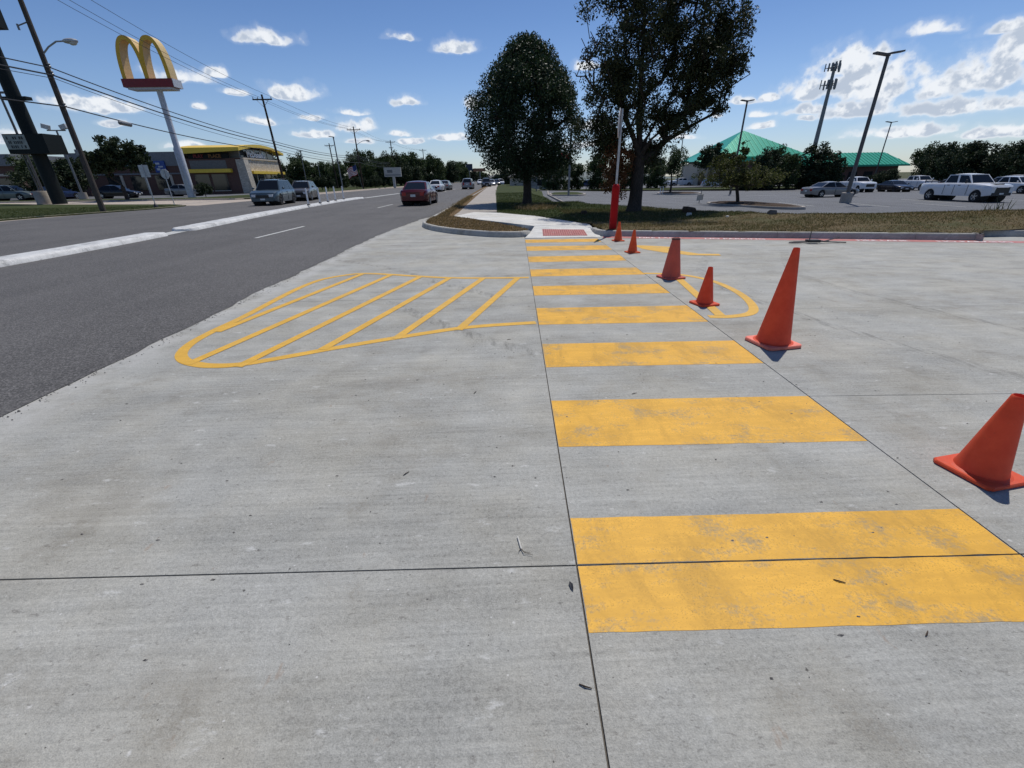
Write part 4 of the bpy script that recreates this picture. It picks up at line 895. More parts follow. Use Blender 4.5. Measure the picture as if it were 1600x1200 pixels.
# ------------------------------------------------------------------ stop sign in red post
def octagon(r, z0, y0, y1):
    return [(r * math.cos(R(22.5 + 45 * k)), yv, z0 + r * math.sin(R(22.5 + 45 * k))) for yv in (y0, y1) for k in range(8)]
OCTF = [tuple(range(8)), tuple(range(15, 7, -1))] + [((i + 1) % 8, i, 8 + i, 8 + (i + 1) % 8) for i in range(8)]
def stop_sign(t, h, r, post_r, postm):
    MB().tube([(0, 0, 0), (0, 0, h + r * .9)], post_r, 10).build('post', postm, t, True)
    p = MB().add(octagon(r, h, -post_r - .008, -post_r - .003), OCTF).build('sign_back', 'sign_back', t)
    f = MB().add(octagon(r * .995, h, -post_r - .014, -post_r - .0085), OCTF).build('sign_face', 'letter_white', t)
    MB().add(octagon(r * .94, h, -post_r - .017, -post_r - .0145), OCTF).build('red_field', 'sign_red', f)
    me = text_mesh('STOP', r * .78, 'letter_white', .001, .008); o = link('lettering', me, f, (0, -post_r - .019, h - r * .27)); o.rotation_euler = (R(90), 0, 0)
    MB().tube([(0, -post_r - .012, h + r * .5), (0, post_r + .01, h + r * .5)], .012, 6).tube([(0, -post_r - .012, h - r * .5), (0, post_r + .01, h - r * .5)], .012, 6).build('bolt', 'metal_galv', t)
t = thing('stop_sign', 'octagonal sign seen almost edge on, its grey pole rising from a fat red sleeve', 'road sign', (3.36, 12.95, .14), R(250))
stop_sign(t, 2.62, .36, .032, 'metal_grey')
MB().lathe([(.106, -.1), (.106, 1.03), (.101, 1.10), (.082, 1.155), (.052, 1.18), (.034, 1.185)], 24).build('bollard_sleeve', 'bollard_red', t, True)
# far side regulatory signs
t = thing('stop_sign', 'octagonal sign seen from its pale back on a thin post at the lawn tip', 'road sign', (-25.46, 38.0, .06), R(172)); stop_sign(t, 2.2, .38, .03, 'metal_galv')
t = thing('road_sign', 'two pale rectangular sign backs side by side on a post with a black foot', 'road sign', (-24.53, 34.6, .06), R(170))
MB().tube([(0, 0, 0), (0, 0, 2.75)], .03, 8).build('post', 'metal_galv', t)
for s_ in (-1, 1): MB().box(s_ * .2 - .18, s_ * .2 + .18, -.045, -.035, 1.95, 2.72).build('sign_plate', 'sign_back', t)
MB().box(-.25, .25, -.034, -.024, 2.3, 2.36).build('bracket', 'metal_galv', t)
MB().lathe([(.16, 0), (.13, .1), (.05, .24), (.03, .25)], 10).build('foot', 'black_plastic', t, True)

# ------------------------------------------------------------------ debris
def lump(name, label, cat, x, y_, z, dims, mat, rz, seed):
    rr = random.Random(seed); mb = MB(); a, b, c = [q * .72 for q in dims]
    V = [(sx_ * a * rr.uniform(.75, 1), sy_ * b * rr.uniform(.75, 1), sz_ * c * rr.uniform(.8, 1) if sz_ else -.04) for sz_ in (0, .6, 1) for sx_, sy_ in ((-1, -1), (1, -1), (1.05, 1), (-1, 1))]
    V = [(v[0] * (1 if i < 8 else .85), v[1] * (1 if i < 8 else .8), v[2]) for i, v in enumerate(V)]
    Fc = [(8, 9, 10, 11)] + [(k * 4 + i, k * 4 + (i + 1) % 4, k * 4 + 4 + (i + 1) % 4, k * 4 + 4 + i) for k in range(2) for i in range(4)]
    o = mb.add(V, Fc).build(name, mat); o.location = (x, y_, z); o.rotation_euler = (rr.uniform(-.1, .1), rr.uniform(-.1, .1), rz); return tag(o, label, cat)
lump('broken_concrete', 'broken grey kerb stub in the grass right of the near mulch island', 'rubble', 8.95, 14.6, grassz(8.95, 14.6), (.20, .11, .19), 'concrete_block', -.4, 1)
lump('broken_concrete', 'dark flat lump of rubble beside the light pole foot, left half of a pair', 'rubble', 11.55, 15.1, grassz(11.55, 15.1), (.24, .12, .14), 'concrete_block', -.2, 2)
lump('broken_concrete', 'dark block of rubble beside the light pole foot, right half of a pair', 'rubble', 12.0, 15.0, grassz(12.0, 15.), (.17, .12, .19), 'concrete_block', .3, 3)
lump('broken_concrete', 'thin dark slab of rubble left of the paired blocks', 'rubble', 10.95, 15.4, grassz(10.95, 15.4), (.26, .1, .07), 'concrete_block', .1, 4)
lump('soil_clod', 'dark mound of soil at the edge of the shade right of the big trunk', 'soil heap', 7.35, 17.3, grassz(7.35, 17.3), (.38, .25, .30), 'mulch', .5, 5)
lump('white_stone', 'pale stone in front of the dark soil mound', 'stone', 6.95, 16.3, grassz(6.95, 16.3), (.11, .09, .14), 'concrete_white', .2, 6)
lump('white_stone', 'small pale scrap lying in the dry grass right of the soil mound', 'stone', 7.65, 14.9, grassz(7.65, 14.9), (.10, .06, .06), 'concrete_white', .8, 7)
lump('white_stone', 'small pale stone on the verge crest right of the rubble blocks', 'stone', 13.5, 15.2, grassz(13.5, 15.2), (.13, .07, .1), 'concrete_white', .4, 8)
lump('soil_clod', 'low dark clod on the lawn between the sapling and the white walk', 'soil heap', 3.6, 18.6, grassz(3.6, 18.6), (.2, .16, .2), 'mulch', 1.1, 9)
# folded metal stand lying on the concrete
t = thing('folded_stand', 'dark folded metal sign stand lying flat on the concrete by the red strip', 'sign stand', (7.4, 10.35, .0), -.1)
for i, (a, b) in enumerate((((-.42, -.05, .03), (.35, .0, .05)), ((-.42, .05, .03), (.35, .1, .05)), ((-.3, .12, .03), (.4, -.06, .06)), ((.3, .02, .04), (.75, .16, .12)), ((.25, .05, .04), (.8, -.05, .03)))):
    MB().tube([a, b], .014, 6).build('leg', 'pole_bronze', t)
MB().box(-.05, .22, -.06, .1, .03, .09).build('hinge_block', 'black_plastic', t); MB().tube([(.02, .05, .08), (.02, .06, .26)], .012, 6).build('spring_post', 'pole_bronze', t)
MB().tube([(-.42, -.05, .03), (-.46, 0, .03), (-.42, .05, .03)], .012, 6).build('end_bow', 'pole_bronze', t)
# twigs and leaves on the concrete
def tw(name, label, cat, pts, r, mat):
    return tag(MB().tube(pts, r, 5).build(name, mat), label, cat)
def ground_pt(x, y_): return Vector((x, y_, .004))
o = thing('grass_sprig', 'pale dry grass sprig with forked roots lying on the concrete', 'sprig', (.07, 1.42, .004))
MB().tube([(-.012, .07, .004), (0, .0, .004), (.002, -.005, .003)], [.003, .0035, .003], 5).build('stalk', 'concrete_white', o)
for q in ([(0, 0, .003), (.01, -.022, .005), (.04, -.032, .004)], [(0, 0, .003), (.012, -.03, .008), (.05, -.042, .003)], [(0, 0, .003), (-.012, -.02, .004)]): MB().tube(q, [.002, .0013, .0008], 4).build('root', 'pole_wood', o)
lf_ = MB().add([(0, .045, 0), (.014, .012, .006), (.011, -.02, .008), (.002, -.05, .002), (-.009, -.02, .007), (-.013, .015, .005), (0, 0, .001)], [(0, 1, 6), (1, 2, 6), (2, 3, 6), (3, 4, 6), (4, 5, 6), (5, 0, 6)]).build('dead_leaf', 'grime'); lf_.data.materials[0] = MATS['black_plastic']
lf_.scale = (.6, .55, .6); lf_.location = (.262, 1.215, .003); lf_.rotation_euler = (0, 0, .1); tag(lf_, 'small dark dead leaf beside the slab joint near the first yellow bar', 'leaf')
for (x, y_, a, L_, lb) in ((-.55, 2.0, .9, .018, 'tiny dark forked twig on the open concrete left of the joint'), (.245, .83, -.5, .02, 'short dark twig left of the joint below the first yellow bar'), (1.02, 2.9, .3, .02, 'short brown twig on the second yellow bar'), (1.35, 1.18, -.6, .02, 'thin dark twig on the lower half of the first yellow bar'), (1.5, .95, .6, .012, 'dark chip at the lower edge of the first yellow bar'), (-.2, 3.0, 1.2, .02, 'dark twig near the hatched marking'), (.1, 4.2, .3, .02, 'thin twig between the hatched marking and the joint')):
    d = Vector((math.cos(a), math.sin(a), 0)); p = ground_pt(x, y_)
    tw('twig', lb, 'twig', [p - d * L_, p + Vector((0, 0, .002)), p + d * L_ + Vector((.004, .004, 0))], [.002, .0028, .0015], 'pole_tarred')

# ------------------------------------------------------------------ median
def median(label, pts, w, zmax):
    t = thing('concrete_median', label, 'median', (0, 0, 0)); P = resample(spline(pts, 6), .45); n = len(P)
    prof = [(-.5, 0), (-.46, .62), (-.40, .94), (-.34, 1.0), (.34, 1.0), (.40, .94), (.46, .62), (.5, 0)]; m = len(prof); V = []
    for i, p in enumerate(P):
        tt = (P[min(i + 1, n - 1)] - P[max(i - 1, 0)]).normalized(); q = Vector((tt.y, -tt.x)); e = min(i, n - 1 - i) * .45
        k = math.sqrt(max(.0, 1 - (1 - min(1, (e + .03) / .45)) ** 2))
        for o_, z in prof: V.append((p.x + q.x * o_ * w * k, p.y + q.y * o_ * w * k, .004 + z * zmax * min(1, .3 + k) * (1 + .05 * nz(p.x, p.y + o_ * 3, 1.3))))
    Fc = [(i * m + j, i * m + j + 1, (i + 1) * m + j + 1, (i + 1) * m + j) for i in range(n - 1) for j in range(m - 1)] + [tuple(range(m))[::-1], tuple((n - 1) * m + j for j in range(m))]
    MB().add(V, [f[::-1] for f in Fc]).build('body', 'paint_white', t, 50); return t
median('white painted concrete median nearest the viewer, left of the gap', [(-10.75, -2), (-10.72, 4), (-10.72, 9.5), (-10.85, 13), (-11.05, 15.3)], .78, .12)
median('white painted concrete median beyond the gap with posts along it', [(-11.15, 16.5), (-11.45, 19), (-11.95, 23), (-12.5, 29), (-12.95, 36), (-13.15, 42), (-13.1, 46.5)], .82, .12)
stripline('median_nose', [(-11.02, 15.2), (-11.2, 16.6)], .5, tag(thing('gap_marking', 'white painted edge across the gap between the two medians', 'road marking'), None), 'paint_white_line', .009)
for i, (x, y_) in enumerate([(-12.28, 31.2), (-12.5, 33.9), (-12.66, 36.0), (-12.82, 38.2), (-12.95, 40.7)]):
    t = thing('delineator_post', ['white flexible post nearest on the median end', 'second white flexible post on the median end', 'middle white flexible post on the median end', 'fourth white flexible post on the median end', 'farthest white flexible post on the median end'][i], 'delineator', (x, y_, .15), 0, 'white flexible posts on the median')
    MB().lathe([(.05, 0), (.05, .98), (.035, 1.02), (0, 1.02)], 10).build('post', 'delineator_white', t, 40); MB().lathe([(.11, -.01), (.11, .03), (.06, .06), (.05, .06)], 10).build('base', 'black_plastic', t, 40)
ld = thing('lane_line', 'broken white lane line on the near half of the road', 'road marking')
for a, b in ((13.9, 17.5), (29, 33.2), (41, 44.5), (53, 56.5), (66, 69.5), (80, 83.5), (95, 99)): stripline('dash', [(-7.25 + RC(a), a), (-7.22 + RC(b), b)], .12, ld, 'paint_white_line', .009)
stripline('dash', [(-12.9, 47), (-12.4, 62)], .5, ld, 'paint_white_line', .009)

# ------------------------------------------------------------------ utility poles, lamps, wires
def upole(label, x, y_, h, arms=(), lean=(0, 0), r=.15, mat='pole_tarred', z=.05, lamp=None, name='utility_pole'):
    t = thing(name, label, 'utility pole', (x, y_, z), 0, 'utility poles along the left roadside')
    MB().tube([(0, 0, -.3), (lean[0] * .5, lean[1] * .5, h * .5), (lean[0], lean[1], h)], [r, r * .86, r * .68], 10).build('pole', mat, t, True)
    for (za, w) in arms:
        k = za / h; cx_, cy_ = lean[0] * k, lean[1] * k; a = MB().box(cx_ - w, cx_ + w, cy_ - .2, cy_ - .09, za - .06, za + .06).build('crossarm', mat, t)
        for s_ in (-1, 1):
            MB().tube([(cx_ + s_ * w * .6, cy_ - .12, za - .05), (cx_, cy_ - .12, za - .75)], .022, 5).build('brace', 'pole_grey', t)
        for q in (-.93, -.45, .93): MB().lathe([(.03, 0), (.055, .05), (.03, .1), (.05, .14), (.02, .2), (0, .2)], 8, (cx_ + q * w, cy_ - .14, za + .06)).build('insulator', 'pole_grey', a, True)
    if lamp:
        za, L_, rise = lamp; k = za / h; cx_, cy_ = lean[0] * k, lean[1] * k
        arm = MB().tube([(cx_, cy_, za), (cx_ + L_ * .35, cy_, za + rise * .6), (cx_ + L_ * .7, cy_, za + rise * .98), (cx_ + L_, cy_, za + rise)], .04, 8).build('lamp_arm', 'metal_grey', t, True)
        hd = MB().sphere((cx_ + L_ + .32, cy_, za + rise), (.42, .17, .13), 12, 7).build('lamp_head', 'lamp_head', t, True); MB().sphere((cx_ + L_ + .42, cy_, za + rise - .08), (.22, .13, .12), 10, 6).build('lens', 'lens', hd, True)
    return t
p1 = upole('weathered wooden utility pole with street lamp arm on the near left lawn', -24.5, 29.9, 11.5, (), (-.05, .1), .16, 'pole_wood', .06, (7.95, 1.45, .62))
MB().tube([(-.05, -.17, 3.1), (-.05, -.17, 3.4)], .09, 8).build('meter_box', 'pole_grey', p1)
for z_ in (7.4, 7.05, 5.55): MB().lathe([(.05, 0), (.09, .05), (.05, .1), (.08, .16), (.03, .2), (0, .2)], 8, (.17, 0, z_)).build('insulator', 'pole_grey', p1, True)
MB().tube([(0, 0, 9.4), (-.55, -.1, 9.2)], .03, 6).tube([(-.55, -.1, 9.28), (-.55, -.1, 9.02)], .05, 6).build('bracket', 'pole_grey', p1)
p2 = upole('dark leaning utility pole with crossarm in front of the restaurant', -26.0, 60, 10.65, ((10.15, 1.1),), (-.42, 0), .15, lamp=None)
MB().box(-.32, -.12, -.2, .05, 5.9, 6.25).build('transformer_box', 'pole_grey', p2)
p3 = upole('dark utility pole with street lamp arm beside the flag', -26.0, 95, 10.8, ((10.25, 1.25),), (-.2, 0), .15, lamp=(7.7, 2.0, .75))
p4 = upole('utility pole in front of the green belt behind the white sign', -28.6, 140, 11.8, ((11.3, 1.35), (9.9, .6)), (-.3, 0), .17)
p5 = upole('thin utility pole rising above the far green belt', -27.0, 190, 12.4, ((11.9, 1.4),), (-.2, 0), .17)
p6 = upole('small far utility pole near the end of the green belt', -27.6, 240, 11.2, ((10.8, 1.4),), (-.1, 0), .17)
p7 = upole('utility pole set back behind the grey lamp post', -36.5, 112, 9.3, ((8.8, 1.0),), (-.35, 0), .15)
def wire(label, pts, r, sag):
    P = []
    for a, b in zip(pts, pts[1:]):
        a, b = Vector(a), Vector(b); N = 14
        for i in range(N): t_ = i / N; P.append(a.lerp(b, t_) - Vector((0, 0, sag * (b - a).length / 35 * 4 * t_ * (1 - t_))))
    P.append(Vector(pts[-1]))
    return tag(MB().tube(P, r, 5).build('power_line', 'wire'), label, 'power line', 'power lines along the left roadside')
X0, Y0 = -24.3, 29.9
tops = [(-26.4, 60, 10.5), (-26.2, 95, 10.5), (-28.9, 140, 11.6), (-27.2, 190, 12.2), (-27.7, 240, 11.)]
for dx, lb, z0 in ((-1.0, 'thin topmost wire on the left ends of the crossarms', 10.6), (-.45, 'thin topmost wire on the inner insulators of the crossarms', 10.8), (1.0, 'thin topmost wire on the right ends of the crossarms', 11.0)):
    wire(lb, [(-23 + dx * .6, 2, z0 + 1.2), (-24.0 + dx * .6, 29.9, z0 + .9)] + [(x + dx, y_ - .14, z) for x, y_, z in tops], .014, .5)
for zz, r_, lb in (((7.45, 5.98, 5.9, 6.4, 6.8, 6.5), .03, 'upper of the thick black cables crossing in front of the arched sign'), ((7.1, 5.72, 5.6, 6.1, 6.5, 6.2), .04, 'thickest black cable crossing in front of the arched sign'), ((6.95, 5.4, 5.3, 5.8, 6.2, 6.0), .016, 'thin cable just under the thickest black cable'), ((5.62, 5.05, 4.85, 5.4, 5.8, 5.7), .034, 'lowest black cable carrying the splice case')):
    wire(lb, [(-23.6, -6, zz[0] + .3), (X0 + .0, Y0, zz[0])] + [(x + .3, y_ - .12, z) for (x, y_, _), z in zip(tops, zz[1:])], r_, .42 if r_ > .02 else .5)
sp = tag(MB().lathe([(0, -.55), (.06, -.55), (.13, -.46), (.13, .46), (.06, .55), (0, .55)], 12, (0, 0, 0), 'y').build('splice_case', 'pole_grey', None, True), 'grey cylindrical splice case hanging on the lowest cable near the lamp pole', 'splice case')
sp.location = (-24.32, 34.1, 5.20); sp.rotation_euler = (R(-2), 0, R(2))
# plain steel lamp posts on the left
def lamp_post(label, x, y_, z, h, r, heads, base=None, mat='pole_bronze', rz=0, grp='parking lot lamp posts', lean=0):
    t = thing('lamp_post', label, 'lamp post', (x, y_, z), rz, grp)
    MB().tube([(0, 0, base or 0), (lean, 0, h)], [r, r * .75], 10).build('pole', mat, t, True)
    if base: MB().lathe([(.42, -.3), (.40, base - .04), (.36, base), (0, base)], 20).build('footing', 'concrete_tan', t, 40)
    for dx, dz, L_ in heads:
        MB().obox((lean + dx, 0, h + dz), (L_, 0, L_ * .13 * (1 if dx > 0 else -1)), (0, .2, 0), (0, 0, .05)).build('lamp_head', mat, t)
    MB().lathe([(r * 1.05, h - .12), (r * 1.05, h + .06), (0, h + .06)], 8, (lean, 0, 0)).build('cap', mat, t)
    return t
lamp_post('tall brown lamp post on a round concrete footing in front of the silver sedan', 28.7, 37.2, parkz(28.7, 37.2), 9.9, .15, ((.55, .1, .48), (-.55, .02, .48)), .78)
lamp_post('thin twin head lamp post standing before the long green roof', 68.9, 84, -.85, 10.1, .11, ((.5, .05, .45), (-.5, .05, .45)))
lamp_post('twin head lamp post left of the pyramid roof apex', 30.6, 60, -.75, 10.2, .13, ((.4, .05, .36), (-.4, .05, .36)))
lamp_post('twin head lamp post rising above the trees left of the tan wall', 42.9, 110, -.7, 10.5, .12, ((.6, .05, .55), (-.6, .05, .55)))
lamp_post('short twin head lamp top above the evergreen clump', 64, 108, -.8, 6.9, .12, ((.6, .05, .5), (-.6, .05, .5)))
lamp_post('grey single head lamp post left of the flag', -26.9, 85, .1, 8.2, .12, ((-.3, .12, .4),), None, 'pole_grey', grp='roadside lamp posts', lean=-.15)
lamp_post('slim grey lamp post behind the restaurant corner', -34.2, 88, .1, 6.4, .09, ((-.3, .05, .25), (.2, .05, .2)), None, 'pole_grey', grp='roadside lamp posts')
lamp_post('thin bare steel post between the two round bushes', -33.0, 92, .1, 4.4, .07, (), None, 'pole_grey', grp='roadside lamp posts')
t = thing('floodlight_pole', 'grey pole with two floodlights behind the marquee sign', 'lamp post', (-49.6, 58.5, .09), .2)
MB().tube([(0, 0, .7), (0, 0, 7.2)], [.12, .09], 8).build('pole', 'pole_grey', t, True); MB().lathe([(.45, -.1), (.42, .75), (0, .75)], 14).build('footing', 'concrete_tan', t, 40)
MB().tube([(-.9, 0, 7.2), (.9, 0, 7.2)], .06, 6).build('crossbar', 'pole_grey', t)
for s_ in (-1, 1): MB().obox((s_ * .85, -.05, 7.55), (.32, 0, .1 * s_), (0, .2, 0), (-.06 * s_, 0, .22)).build('floodlight', 'lamp_head', t)

# ------------------------------------------------------------------ arched restaurant sign
def arch_sign():
    t = thing('arched_sign', 'tall pole sign with twin golden arches above a dark red box', 'sign', (-35.85, 57.0, .12))
    k = 57 / 66.
    MB().lathe([(.42, -.2), (.42, 5.0), (.31, 5.25), (.29, 10.75)], 18).build('pole', 'steel_white', t, 40)
    zb = 10.7
    b = MB().prism([(-3.15, -.75), (2.1, -.75), (2.1, .75), (-3.15, .75)], zb + .1, zb + .85).build('sign_box', 'sign_maroon', t)
    MB().box(-2.8, 1.8, -.64, .64, zb - .1, zb + .1).build('sign_soffit', 'steel_white', b); MB().box(2.102, 2.15, -.75, .75, zb + .1, zb + .85).build('side_panel', 'steel_white', b)
    z0 = zb + .72; H_ = 3.85
    def arch(x0, x1, zo, dd):
        # centre line of one arch; a band with a flat front and deep sides
        N = 26; xm = (x0 + x1) / 2; hw = (x1 - x0) / 2; O, I = [], []
        for i in range(N + 1):
            a = math.pi * i / N; c, s_ = math.cos(a), max(0., math.sin(a))
            O.append((xm - hw * (abs(c) ** .85) * (1 if c > 0 else -1), z0 + zo + (H_ - zo) * s_ ** .82))
            w = .4
            I.append((xm - (hw - w) * (abs(c) ** .8) * (1 if c > 0 else -1), z0 + zo + (H_ - zo - .38) * s_ ** .86))
        d0, d1 = -dd, dd; V = []
        for (o, i_) in zip(O, I): V += [(o[0], d0, o[1]), (i_[0], d0, i_[1]), (i_[0], d1, i_[1]), (o[0], d1, o[1])]
        mb = MB()
        for i in range(N):
            A = 4 * i; B = A + 4
            mb.cur = 0
            mb.v = V
            mb.f += [(A, B, B + 1, A + 1), (A + 3, A + 2, B + 2, B + 3)]; mb.mi += [0, 0]
            mb.f += [(A + 1, B + 1, B + 2, A + 2), (A + 3, B + 3, B, A)]; mb.mi += [1, 1]
        mb.f += [(0, 1, 2, 3), (4 * N + 3, 4 * N + 2, 4 * N + 1, 4 * N)]; mb.mi += [1, 1]
        return mb.build('arch', ['arch_yellow', 'arch_side'], t)
    arch(-3.05, -.33, 0, .58); arch(-.71, 1.95, 0, .55)
arch_sign()

# ------------------------------------------------------------------ restaurant
def restaurant():
    t = thing('restaurant', 'brick fast food restaurant with curved yellow roof and white name lettering', 'building', (-38.2, 74.5, .1))
    # local: +x toward the road, building spans x -22..0, y 0..13
    MB().box(-8.6, -.02, .02, 13, 0, 4.9).build('wall', 'brick_wall', t); MB().box(-26, -8.62, .8, 14, 0, 4.0).build('wall', 'brick_wall', t)
    MB().box(-26, -8.62, .74, 14, 4.0, 5.9).build('parapet', 'render_grey', t)
    # road facade of pale stone with leaning corner pier
    MB().box(-.02, .35, .3, 12.8, 3.1, 4.75).build('stone_band', 'stone_facade', t); MB().box(-.02, .48, .2, 12.9, 4.75, 4.95).build('cornice', 'render_tan', t)
    MB().add([(-.6, -.12, 0), (.95, -.12, 0), (.6, -.12, 4.7), (-.6, -.12, 4.7), (-.6, 1.2, 0), (.95, 1.2, 0), (.6, 1.2, 4.7), (-.6, 1.2, 4.7)], [(0, 1, 2, 3), (1, 5, 6, 2), (5, 4, 7, 6), (4, 0, 3, 7), (3, 2, 6, 7)]).build('corner_pier', 'stone_facade', t)
    MB().box(-2.1, -.62, -.1, .02, 0, 4.85).build('brick_pier', 'brick_wall', t)
    MB().box(.3, .9, 1.6, 12.6, 2.75, 3.15).build('awning', 'roof_yellow', t); MB().box(-7.6, -1.4, -.75, .02, 2.95, 3.45).build('awning', 'roof_yellow', t)
    for i in range(9): MB().box(-7.5, -1.6, -.08, .02, 3.52 + i * .125, 3.61 + i * .125).build('louvre', 'pole_grey', t)
    # upper glazed storey behind the name
    MB().box(-7.5, -.35, .9, 12.3, 4.95, 6.3).build('upper_wall', 'render_grey', t)
    for i in range(5):
        w = MB().box(-.34, -.30, 1.3 + i * 2.15, 3.2 + i * 2.15, 5.1, 6.15).build('window', 'window_glass', t)
        MB().box(-.31, -.25, 3.22 + i * 2.15, 3.4 + i * 2.15, 4.95, 6.3).build('mullion', 'render_tan', w)
    # curved roof: arc along y
    N = 20; V = []
    for i in range(N + 1):
        y_ = -1.0 + 15 * i / N; z = 5.9 + 1.05 * math.sin(math.pi * (.10 + .84 * i / N)) ** .9
        V += [(-8.4, y_, z + .0), (.7, y_, z), (.7, y_, z - .46 + .1 * i / N), (-8.4, y_, z - .82 + .3 * i / N)]
    Fc = []
    for i in range(N):
        A, B = 4 * i, 4 * i + 4; Fc += [(A, A + 1, B + 1, B), (A + 1, A + 2, B + 2, B + 1), (A + 2, A + 3, B + 3, B + 2), (A + 3, A, B, B + 3)]
    Fc += [(0, 3, 2, 1), (4 * N, 4 * N + 1, 4 * N + 2, 4 * N + 3)]
    MB().add(V, Fc).build('roof', 'roof_yellow', t, 30)
    # storefront openings, road side
    for i, (a, b) in enumerate(((1.5, 3.9), (4.2, 6.3), (6.6, 8.9), (9.2, 11.4))):
        w = MB().box(-.015, .02, a, b, .35 if i != 1 else .05, 2.7).build('window' if i != 1 else 'door', 'window_glass', t); MB().box(.0, .10, b + .02, b + .26, 0, 2.75).build('frame', 'render_tan', w)
        if i in (2, 3): MB().box(.025, .04, a + .3, b - .3, .8, 2.0).build('poster', 'letter_red', w)
    # shaded side
    for a, b in ((-7.4, -5.2), (-4.8, -2.5)):
        w = MB().box(a, b, -.02, .04, .5, 2.75).build('window', 'window_glass', t); MB().box(a - .1, b + .1, -.06, -.02, .38, .5).build('sill', 'render_tan', w)
    for a, b in ((-13.8, -11.6), (-17.5, -15.4), (-21, -19)):
        w = MB().box(a, b, .74, .84, .7, 2.7).build('window', 'window_glass', t); MB().box(b + .02, b + .4, .7, .8, .1, 2.8).build('frame', 'render_tan', w)
    MB().box(-26, -8.7, .66, .8, 2.85, 3.05).build('string_course', 'render_grey', t)
    s_ = MB().box(-13.2, -11.6, .5, .72, 3.1, 4.7).build('wall_sign', 'sign_blue', t)
    for q in ((-12.9, -12.4, 3.4, 3.7), (-12.6, -11.9, 3.8, 4.0), (-12.9, -12.3, 4.2, 4.45)): MB().box(q[0], q[1], .46, .5, q[2], q[3]).build('sign_blotch', 'steel_white', s_)
    MB().box(-6.4, -6.3, .4, .52, 3.3, 3.5)
    o = link('lettering', text_mesh("McDonald's", 1.2, 'letter_white', .06, .03, 1.), t, (-.02, 5.4, 5.12)); o.rotation_euler = (R(90), 0, R(90))
    MB().box(-.36, -.28, 1.35, 2.3, 5.3, 6.05).build('sign_panel', 'sign_dark', t)
    o = link('lettering', text_mesh('PLAY', .64, 'letter_red', .05, .02), t, (-5.9, -.12, 4.98)); o.rotation_euler = (R(90), 0, 0)
    o = link('lettering', text_mesh('PLACE', .64, 'letter_orange', .05, .02), t, (-3.5, -.12, 4.98)); o.rotation_euler = (R(90), 0, 0)
    MB().box(-7.5, -1.5, -.06, .02, 4.82, 5.62).build('sign_panel', 'sign_dark', t)
    return t
restaurant()
t = thing('brick_building', 'low brick building with a flat grey roof at the far left', 'building', (-76, 72, .1))
MB().box(-14, 7, 0, 12, 0, 4.2).build('wall', 'brick_wall', t); MB().box(-14.4, 7.4, -.5, 12.3, 4.2, 5.7).build('roof', 'render_grey', t); MB().box(-14.1, 7.1, -.15, 0, 2.9, 3.2).build('string_course', 'render_tan', t)
for i in range(5): MB().box(-12 + i * 4, -9.6 + i * 4, -.06, .02, .7, 2.6).build('window', 'window_glass', t)
for i, (x, lb) in enumerate(((-52.4, 'pale leaning wall buttress between the tree trunk and the brick wall'),)):
    pass

# ------------------------------------------------------------------ marquee pylon
t = thing('pylon_sign', 'massive dark pylon with marquee boards standing on the near left lawn', 'sign', (-41.4, 46.0, .0))
MB().tube([(0, 0, -.2), (0, 0, 16.0)], [.56, .46], 16).build('pole', 'sign_dark', t, True)
bx = MB().box(-1.6, 1.85, -.95, .95, 4.2, 5.75).build('cabinet', 'sign_dark', t)
f_ = MB().box(-1.55, .3, -.98, -.951, 4.55, 5.68).build('marquee_face', 'marquee_face', bx)
for r_ in range(3):
    xx = -1.45
    while xx < .1:
        w_ = random.uniform(.07, .15)
        if random.random() < .8: MB().box(xx, xx + w_, -.99, -.981, 5.32 - r_ * .34, 5.54 - r_ * .34).build('letter_tile', 'letter_black', f_)
        xx += w_ + .06
bx2 = MB().box(-2.6, 1.2, -.8, .8, 13.4, 16.2).build('cabinet', 'sign_dark', t); MB().box(-2.4, .3, -.82, -.801, 13.7, 15.8).build('face_panel', 'grime', bx2)
MB().box(-.8, 1.2, -.3, .3, 8.35, 8.6).build('bracket', 'sign_dark', t)
t = thing('lamp_post', 'slim dark pole rising behind the marquee boards at the left edge', 'lamp post', (-46.2, 50, .05)); MB().tube([(0, 0, 0), (0, 0, 9.5)], [.12, .09], 8).build('pole', 'pole_bronze', t, True); MB().box(-.5, .5, -.12, .12, 9.45, 9.6).build('lamp_head', 'pole_bronze', t)
t = thing('concrete_footing', 'pale concrete block beside the foot of the dark pylon', 'concrete block', (-42.9, 46.1, .05)); MB().lathe([(.55, -.1), (.53, 1.05), (.49, 1.12), (0, 1.12)], 16).build('block', 'concrete_tan', t, 40); MB().tube([(0, 0, 1.1), (0, 0, 5.5)], .06, 8).build('pole', 'pole_bronze', t)

